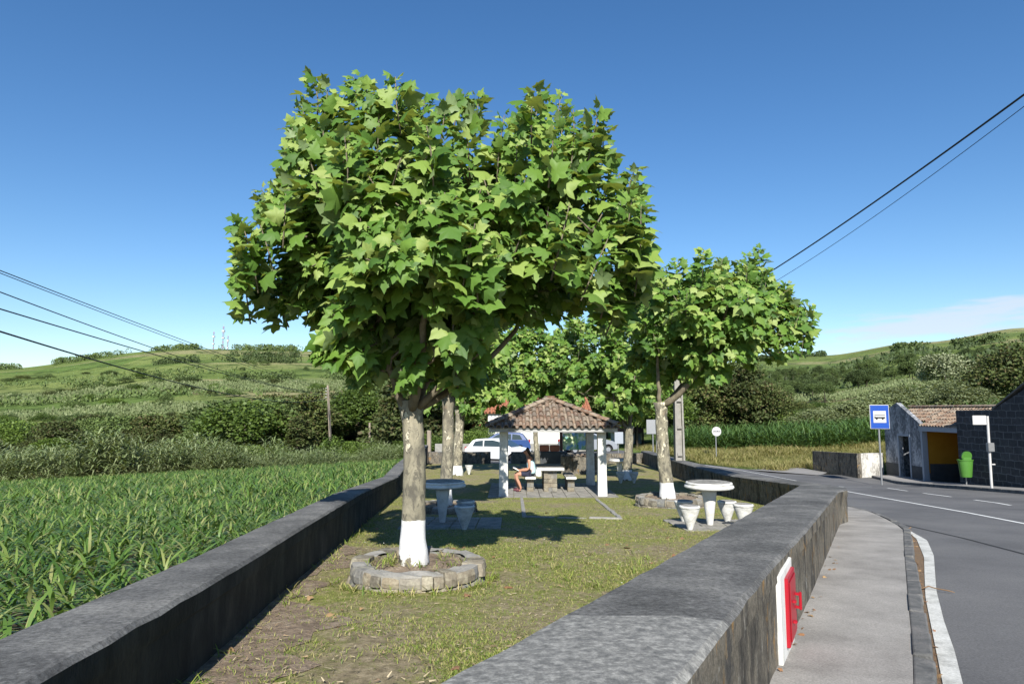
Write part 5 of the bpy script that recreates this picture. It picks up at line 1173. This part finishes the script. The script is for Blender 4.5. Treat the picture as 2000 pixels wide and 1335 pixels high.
# lawn grass
def lawn_pts(n_,y0,y1,pw):
    y=y0+(y1-y0)*rn.rand(n_)**pw; a=lx(y)+.02; b=rx(y)-.02; x=a+(b-a)*rn.rand(n_); return x,y
x,y=lawn_pts(95000,.8,20,1.3); dens=wob(x,y,2.3)*.5+wob(x*1.7+4,y*1.7,4.1)*.5+.25*(y>8); bare=(x<lx(y)+1.1+.3*np.sin(y*2))&(y<9)
keep=(dens+rn.normal(size=len(x))*.3>-.16+.45*bare); x,y=x[keep],y[keep]
keep=np.hypot(x-b1.x,y-Y1)>.70; x,y=x[keep],y[keep]
inpav=(x>X0-.35)&(x<X1+.35)&(y>Ya-.45); x,y=x[~inpav],y[~inpav]
blades('lawn_grass',x,y,zg(x,y)-.003,.034,5,mat['grass'],'short patchy grass and clover of the park lawn',4,w=.16,spread=.025,leanv=.55)
x,y=lawn_pts(260,1.2,12,1.2); keep=wob(x,y,1.3)>.1; x,y=x[keep],y[keep]; keep=np.hypot(x-b1.x,y-Y1)>.72; x,y=x[keep],y[keep]
edge=[]
for i in range(34):
    yy=rn.uniform(2.2,14); edge.append((float(lx(yy))+rn.uniform(.02,.16),yy))
for i in range(34):
    a=rn.uniform(-2.9,.2); edge.append((b1.x+.75*math.cos(a),Y1+.75*math.sin(a)))
for i in range(22):
    a=rn.rand()*6.28; r_=rn.uniform(.2,.48); edge.append((b1.x+r_*math.cos(a),Y1+r_*math.sin(a)))
ed=np.array(edge); nx_=len(x); X_=np.r_[x,ed[:,0]];Y_=np.r_[y,ed[:,1]]; Z_=zg(X_,Y_); Z_[-22:]+=.16
blades('lawn_grass',X_,Y_,Z_,.10,14,mat['grass'],'taller grass tufts along the walls and the stone ring',5,w=.10,spread=.035,leanv=.5,nseg=3)
x,y=lawn_pts(420,1.5,16,1.2); TV=np.array([(-.5,0,0),(.5,0,0),(.5,1,0),(-.5,1,0)]); TF=np.array([(0,1,2,3)])
nn_=len(x); keep=wob(x,y,1.1)>.0; x,y=x[keep],y[keep]; nn_=len(x)
X,Fc=inst(TV,TF,np.c_[x,y,zg(x,y)+.035],np.c_[rn.normal(size=(nn_,2)),np.zeros(nn_)],np.c_[rn.normal(size=(nn_,2))*.2,np.ones(nn_)],np.full(nn_,.013)); tag(mk('clover_flowers',X,Fc,mat['flower']),'tiny white clover flowers dotted over the lawn','flowers',kind='stuff')
# fallen leaves
x,y=lawn_pts(70,1.5,14,.9); xx=list(x);yy=list(y); zz=list(zg(x,y)+.02)
for i in range(60):
    tt=rn.rand(); p=resamp(KO2,60)[int(tt*59)]; xx.append(p.x+rn.uniform(.0,.06)); yy.append(p.y); zz.append(float(zg(p.x,p.y))-.065)
for i in range(26):
    v_=rn.uniform(2.5,9); xx.append(float(rxo(v_))+rn.uniform(.03,.15)); yy.append(v_); zz.append(float(zg(0,v_))+.015)
nn_=len(xx); X,Fc=inst(LV,LF,np.c_[xx,yy,zz],np.c_[rn.normal(size=(nn_,2)),rn.normal(size=nn_)*.2],np.c_[rn.normal(size=(nn_,2))*.3,np.ones(nn_)],rn.uniform(.02,.085,nn_)*np.where(np.arange(nn_)<70,1,.55)); tag(mk('fallen_leaves',X,Fc,mat['dry']),'dry orange leaves lying on the lawn, gutter and pavement edge','fallen leaves',kind='stuff')
x,y=lawn_pts(4200,1.2,15,1.1); nn_=len(x); TVs=np.array([(-.12,0,0),(.12,0,0),(.05,1,.1),(-.05,1,.1)]); TFs=np.array([(0,1,2,3)])
X,Fc=inst(TVs,TFs,np.c_[x,y,zg(x,y)+.016],np.c_[rn.normal(size=(nn_,2)),rn.normal(size=nn_)*.15],np.c_[rn.normal(size=(nn_,2))*.4,np.ones(nn_)],rn.uniform(.012,.045,nn_))
mat['straw']=leafmat('straw_bits',[(.30,.22,.13),(.12,.08,.05),(.42,.36,.24),(.20,.14,.09)],.05,.9); tag(mk('straw_litter',X,Fc,mat['straw']),'small bits of dry straw and twig scattered over the lawn','straw litter',kind='stuff')
# dead vine across painted strip
p=on(1808,1153,1.26); q_=on(1853,1157,1.26); mb=MB(); mb.tube([(p.x-.05,p.y,p.z+.02),(p.x+.05,p.y+.03,p.z+.035),((p.x+q_.x)/2,(p.y+q_.y)/2+.02,p.z+.03),(q_.x,q_.y,q_.z+.02),(q_.x+.03,q_.y-.04,q_.z+.015)],[.004,.007,.005,.006,.003],6); tag(mb.build('dry_twig',mat['dry'],smooth=True),'dry brown twig lying across the painted road edge strip','twig')
# verge grass
P=[]
for i in range(15000):
    Y=rn.uniform(36.5,49); px=rn.uniform(1225,1760); x_=ray(px,900)[0]*Y
    if x_<road_r(Y)+.25 and Y<44: continue
    if x_<11 and Y>=44 and x_<9: continue
    if 12.7<x_<17.2 and Y<39.2 and (x_-12.7)*.2+36.6<39 and Y<38.2+.9*math.sin(x_*2): continue
    if x_>16.6 and Y<36.5: continue
    P.append((x_,Y))
P=np.array(P); blades('verge_grass',P[:,0],P[:,1],zgr(P[:,0],P[:,1])-.05,np.where(wob(P[:,0],P[:,1],.8)>0,.55,.35)*1.0,4,mat['verge'],'tall yellow green grass of the road verge',6,w=.05,spread=.12,leanv=.3)
# cane thicket left behind the field
P=[]
for i in range(5200):
    x_=rn.uniform(-62,-9); base_=np.interp(x_,[-45,-25,-12,-5],[42.5,45.5,50.5,56.5]); P.append((x_,base_+rn.uniform(.2,7)))
P=np.array(P); hgt=2.4*np.clip(1+.35*wob(P[:,0],P[:,1],.45)+.3*wob(P[:,0]*1.1+9,P[:,1],1.3),.4,1.7)*np.interp(P[:,0],[-62,-20,-9],[1.15,.95,.45])
def canes(name,P,hgt,z,m,label,seed,lv=9,wl=.055,cat='cane thicket'):
    rn=np.random.RandomState(seed); n_=len(P); TV,TF=blade_template(2,wl,.9); Xs=[];Fs=[];off=0; base=np.c_[P,z]; lean=rn.normal(size=(n_,3))*.10; lean[:,2]=1
    for j in range(lv):
        t_=.12+.88*(j+.5)/lv; pos=base+lean*(hgt*t_)[:,None]+rn.normal(size=(n_,3))*.08; a=rn.rand(n_)*6.28; el=.2+.8*rn.rand(n_)+.3*t_
        d=np.c_[np.cos(a)*np.cos(el),np.sin(a)*np.cos(el),np.sin(el)]; nr=np.c_[-np.cos(a)*np.sin(el),-np.sin(a)*np.sin(el),np.cos(el)]
        X,Fc=inst(TV,TF,pos,d,nr,hgt*rn.uniform(.22,.36,n_)); Xs.append(X);Fs.append(Fc+off);off+=len(X)
    return tag(mk(name,np.concatenate(Xs),np.concatenate(Fs),m),label,cat,kind='stuff')
canes('cane_thicket',P,hgt,zgr(P[:,0],P[:,1])-.1,mat['cane'],'pale green cane thicket behind the maize field',7,10,.14)
# ------------------------------------------------------------------ trees of the valley and hills
def crown_mesh(seed,kind):
    rn=np.random.RandomState(seed); PS=[];TP=[];NR=[];SZ=[]
    if kind=='cedar': H=1.0; ncl=34
    elif kind=='shrub': H=1.0; ncl=26
    else: ncl=30
    for c in range(ncl):
        if kind=='cedar':
            z=rn.uniform(.12,.97); rad=.36*(1-z)**.6*rn.uniform(.4,1.05)+.02; a=rn.rand()*6.28; C=np.array([math.cos(a)*rad,math.sin(a)*rad,z]); r=.115*(1.15-z*.6)*rn.uniform(.55,1.3)
        elif kind=='shrub':
            a=rn.rand()*6.28; rad=.46*rn.rand()**.5; z=.12+(.55*(1-(rad/.55)**2))*rn.uniform(.5,1.1); C=np.array([math.cos(a)*rad,math.sin(a)*rad,z]); r=rn.uniform(.12,.2)
        else:
            a=rn.rand()*6.28; el=rn.uniform(-.4,1.5); C=np.array([math.cos(a)*math.cos(el)*.33,math.sin(a)*math.cos(el)*.33,.60+.30*math.sin(el)])*1.0; r=rn.uniform(.10,.17)
        k=190; d=rn.normal(size=(k,3)); d/=np.linalg.norm(d,axis=1,keepdims=True); p=C+d*r*rn.uniform(.5,1.05,(k,1))*np.array([1.1,1.1,.8])
        p=p[p[:,2]>.02]; k=len(p); d=d[:k]
        PS.append(p); TP.append(d+rn.normal(size=(k,3))*.6); NR.append(d*.8+np.array([0,0,.6])+rn.normal(size=(k,3))*.35); SZ.append(rn.uniform(.020,.046,k))
    TV=np.array([(0,0,0),(.42,.45,-.05),(0,1,0),(-.42,.45,-.05)]); TF=np.array([(0,1,2,3)])
    return inst(TV,TF,np.concatenate(PS),np.concatenate(TP),np.concatenate(NR),np.concatenate(SZ))
protos={}
for kind in ('cedar','shrub','broad'):
    for s_ in range(3):
        X,Fc=crown_mesh(100+s_*7+len(kind),kind); me=mk('crown_src',X,Fc,mat['cedar']); data=me.data; bpy.data.objects.remove(me); protos[(kind,s_)]=data
def matcopy(data,m):
    d=data.copy(); d.materials.clear(); d.materials.append(m); return d
dat={}
mat['canec']=leafmat('cane_clump_leaf',[(.10,.13,.05),(.15,.18,.08),(.19,.22,.11)],.25,.6); objvary(mat['canec'],(.7,.7,.7),(1.2,1.2,1.2)); mat['caneband']=leafmat('cane_band_leaf',[(.09,.125,.045),(.135,.17,.07),(.18,.21,.10)],.2,.7)
for (k,s_),dd in protos.items():
    for mn in ('cedar','scrub','broad','silver','canec'): dat[(k,s_,mn)]=matcopy(dd,mat[mn])
mb=MB(); mb.tube([(0,0,-.05),(0.01,0,.4),(0,.01,.85)],[.028,.018,.006],7); trk=mb.build('trunk_src',mat['darkbark'],smooth=True); trd=trk.data; bpy.data.objects.remove(trk)
cnt=[0]
def wild(px,py,Y,h,kind,mn,name,label,cat,group,wx=1.0):
    """stands on the terrain at column px and distance Y; height h metres"""
    x=ray(px,800)[0]*Y; z=float(zgr(x,Y)); r=thing(name,label,cat,(x,Y,z-.1),group,random.random()*6.28)
    cnt[0]+=1; c=bpy.data.objects.new('crown',dat[(kind,cnt[0]%3,mn)]); COL.objects.link(c); c.parent=r; c.scale=(h*wx,h*wx,h)
    if kind!='shrub': t_=bpy.data.objects.new('trunk',trd); COL.objects.link(t_); t_.parent=r; t_.scale=(h,h,h)
    return r
rg=random.Random(12)
gA='dark trees of the valley behind the field'; 
for i in range(120):
    px=rg.uniform(-60,900); Y=rg.uniform(62,112); 
    if px<420 and Y<72: Y+=14
    h=rg.uniform(3.8,7.6)*(1.0 if px>380 else .8)*(1.25 if px>640 else 1); dk=rg.random()
    kind='cedar' if dk<.55 else 'broad'
    wild(px,0,Y,h,kind,'cedar' if dk<.75 else ('scrub' if dk<.9 else 'broad'),'valley_tree',
     'dark conical cedar in the wooded valley behind the maize field' if kind=='cedar' else 'rounded dark green tree in the wooded valley behind the maize field','tree',gA,rg.uniform(1.0,1.5) if kind=='cedar' else rg.uniform(1.2,1.6))
for i in range(26):
    px=rg.uniform(430,840); Y=rg.uniform(56,62); wild(px,0,Y,rg.uniform(1.6,3.2),'shrub','broad','field_edge_shrub','light green shrub at the far edge of the maize field','shrub','shrubs at the field edge',1.4)
gB='dark conifers beyond the road verge'
for i in range(26):
    px=rg.uniform(1345,1500); Y=rg.uniform(62,82); wild(px,0,Y,rg.uniform(5,7.5)*(1.0 if px<1470 else .8),'cedar' if i%3 else 'broad','cedar','roadside_conifer','dark brownish green conifer beyond the maize right of the utility pole','tree',gB,1.1)
for i in range(14):
    px=rg.uniform(1235,1350); Y=rg.uniform(56,70); wild(px,0,Y,rg.uniform(3.5,5.5),'broad','broad','leafy_tree','leafy green tree beyond the road behind the right plane tree','tree','leafy trees behind the right plane tree',1.2)
for i in range(30):
    px=rg.uniform(840,1230); Y=rg.uniform(80,100); wild(px,0,Y,rg.uniform(6,10),'broad','scrub','backdrop_tree','green tree in the backdrop behind the pavilion and houses','tree','backdrop trees behind the houses',1.15)
for px,Y,h in ((930,52,2.6),(943,53,3.0),(920,54,2.2)): wild(px,0,Y,h,'shrub','broad','garden_shrub','bright green garden shrub left of the white house','shrub','garden shrubs by the house',1.2)
gC='bushes on the right slope'
for i in range(75):
    px=rg.uniform(1480,2080); Y=rg.uniform(62,100); mn=rg.choice(['scrub','broad','broad','cedar']); wild(px,0,Y,rg.uniform(1.4,3.0),'shrub',mn,'slope_bush','dense green bush on the slope above the tall maize','bush',gC,rg.uniform(1.5,2.3))
for px,Y,h in ((1850,105,6.5),(1872,108,5),(1835,110,5)): wild(px,0,Y,h,'broad','silver','silver_tree','pale silvery leaved tree on the right slope','tree','silvery trees on the right slope',1.4)
for px,Y,h in ((1975,72,7),(1998,70,8),(2020,74,8),(1955,80,6),(1940,86,6)): wild(px,0,Y,h,'shrub','cedar','slope_tree','tall dark tree on the slope at the right edge above the block building','tree','dark trees at the right edge',1.2)
for i in range(16):
    px=rg.uniform(1560,1900); Y=rg.uniform(63,80); wild(px,0,Y,rg.uniform(2.6,4.2),'shrub','canec','cane_clump','pale grey green arching cane clump on the slope above the tall maize','cane','cane clumps on the right slope',rg.uniform(1.5,2.1))
for i in range(90):
    px=rg.uniform(-60,760); Y=rg.uniform(120,420); wild(px,0,Y,rg.uniform(2.2,4.5),'shrub',rg.choice(['scrub','cedar','scrub','broad']),'hill_bush','dark bush dotted on the left hillside pasture','bush','bushes on the left hillside',rg.uniform(1.2,2.6))
for i in range(60):
    t_=rg.random(); px=1490+t_*520; Y=rg.uniform(240,285); wild(px,0,Y,rg.uniform(3,6),'cedar' if i%2 else 'broad','scrub','hedge_tree','distant dark tree in the tree belt crossing the right hill','tree','tree belt across the right hill',1.1)
for i in range(36):
    px=1480+rg.random()*330; Y=rg.uniform(130,190); wild(px,0,Y,rg.uniform(3,5),'broad','scrub','mid_slope_tree','green tree in the mid slope wood of the right hill','tree','mid slope trees on the right hill',1.2)
# far scrub as one mass: tufts and small bushes in contour bands
def band_mass(name,n_,pxr,Yr,h,m,label,seed,thr,vs=.035,hs=.006):
    rn=np.random.RandomState(seed); px=rn.uniform(*pxr,n_); Y=np.exp(rn.uniform(math.log(Yr[0]),math.log(Yr[1]),n_)); k=(px-CX)/F; x=k*Y
    s_=np.sin(Y*vs*2+2.5*np.sin(x*hs+1)+1.2*np.sin(x*.021))*.6+wob(x,Y,.02)*.7; keep=s_+rn.normal(size=n_)*.15>thr; x,Y=x[keep],Y[keep]; n_=len(x)
    z=zgr(x,Y); hh=h*rn.uniform(.6,1.4,n_)*np.clip(Y/200,.55,1.2); q=6
    X_=np.repeat(x,q)+rn.normal(size=n_*q)*np.repeat(hh,q)*.35; Yy=np.repeat(Y,q)+rn.normal(size=n_*q)*np.repeat(hh,q)*.35; Z_=np.repeat(z,q)+np.repeat(hh,q)*rn.rand(n_*q)*.6
    TV=np.array([(0,0,0),(.3,.4,-.05),(0,1,0),(-.3,.4,-.05)]); TF=np.array([(0,1,2,3)]); d=rn.normal(size=(n_*q,3))*.5; d[:,2]+=.8; nr=rn.normal(size=(n_*q,3))*.5+np.array([0,-.6,.6])
    X,Fc=inst(TV,TF,np.c_[X_,Yy,Z_],d,nr,np.repeat(hh,q)*.55); return tag(mk(name,X,Fc,m),label,'scrub',kind='stuff')
band_mass('hill_cane',60000,(-80,900),(108,330),1.3,mat['caneband'],'pale cane bands on the left hillside',1,.05)
band_mass('hill_scrub',16000,(-80,1000),(110,420),2.0,mat['scrub'],'dark scrub patches on the left hillside',2,.62,.03,.011)
band_mass('hill_scrub',7000,(1300,2080),(100,420),2.6,mat['scrub'],'dark scrub patches on the right hillside',3,.45,.03,.011)
band_mass('hill_cane',20000,(1380,2080),(88,150),1.3,mat['caneband'],'pale cane bands on the right slope',4,.1)
# crest hedges
rn=np.random.RandomState(8)
def crest(name,pa,pb,Yc,n_,h,label,seed,jit=6):
    rn=np.random.RandomState(seed); px=rn.uniform(pa,pb,n_); px=px[(wob(px,px*0,.06)+rn.normal(size=n_)*.15)>-.2]; n_=len(px); Y=Yc+rn.normal(size=n_)*jit; x=(px-CX)/F*Y; z=zgr(x,Y); q=40; hh=h*rn.uniform(.5,1.3,n_)
    P=np.repeat(np.c_[x,Y,z],q,0); H_=np.repeat(hh,q); d=rn.normal(size=(n_*q,3)); d/=np.linalg.norm(d,axis=1,keepdims=True); P=P+d*H_[:,None]*np.array([.65,.65,.5])+np.c_[0*H_,0*H_,H_*.45]
    TV=np.array([(0,0,0),(.42,.45,-.05),(0,1,0),(-.42,.45,-.05)]); TF=np.array([(0,1,2,3)])
    X,Fc=inst(TV,TF,P,d+rn.normal(size=d.shape)*.5,d+np.array([0,-.2,.5]),H_*.35); return tag(mk(name,X,Fc,mat['scrub']),label,'hedgerow',kind='stuff')
crest('crest_trees',-60,720,585,700,3.6,'line of dark shrubs along the left hill crest',1,8)
crest('hill_hedge',300,720,430,260,3.2,'hedgerow crossing the left hill pastures',2,5)
crest('hill_hedge',430,760,500,200,3.2,'upper hedgerow of the left hill pastures',3,4)
crest('hill_hedge',150,760,330,260,2.6,'lower hedgerow below the left hill pastures',4,5)
crest('crest_trees',1480,1640,560,200,3.6,'line of dark shrubs along the low end of the right hill crest',5,10)
crest('hill_hedge',1750,2060,420,240,4.2,'tree line high on the right hill',6,8)
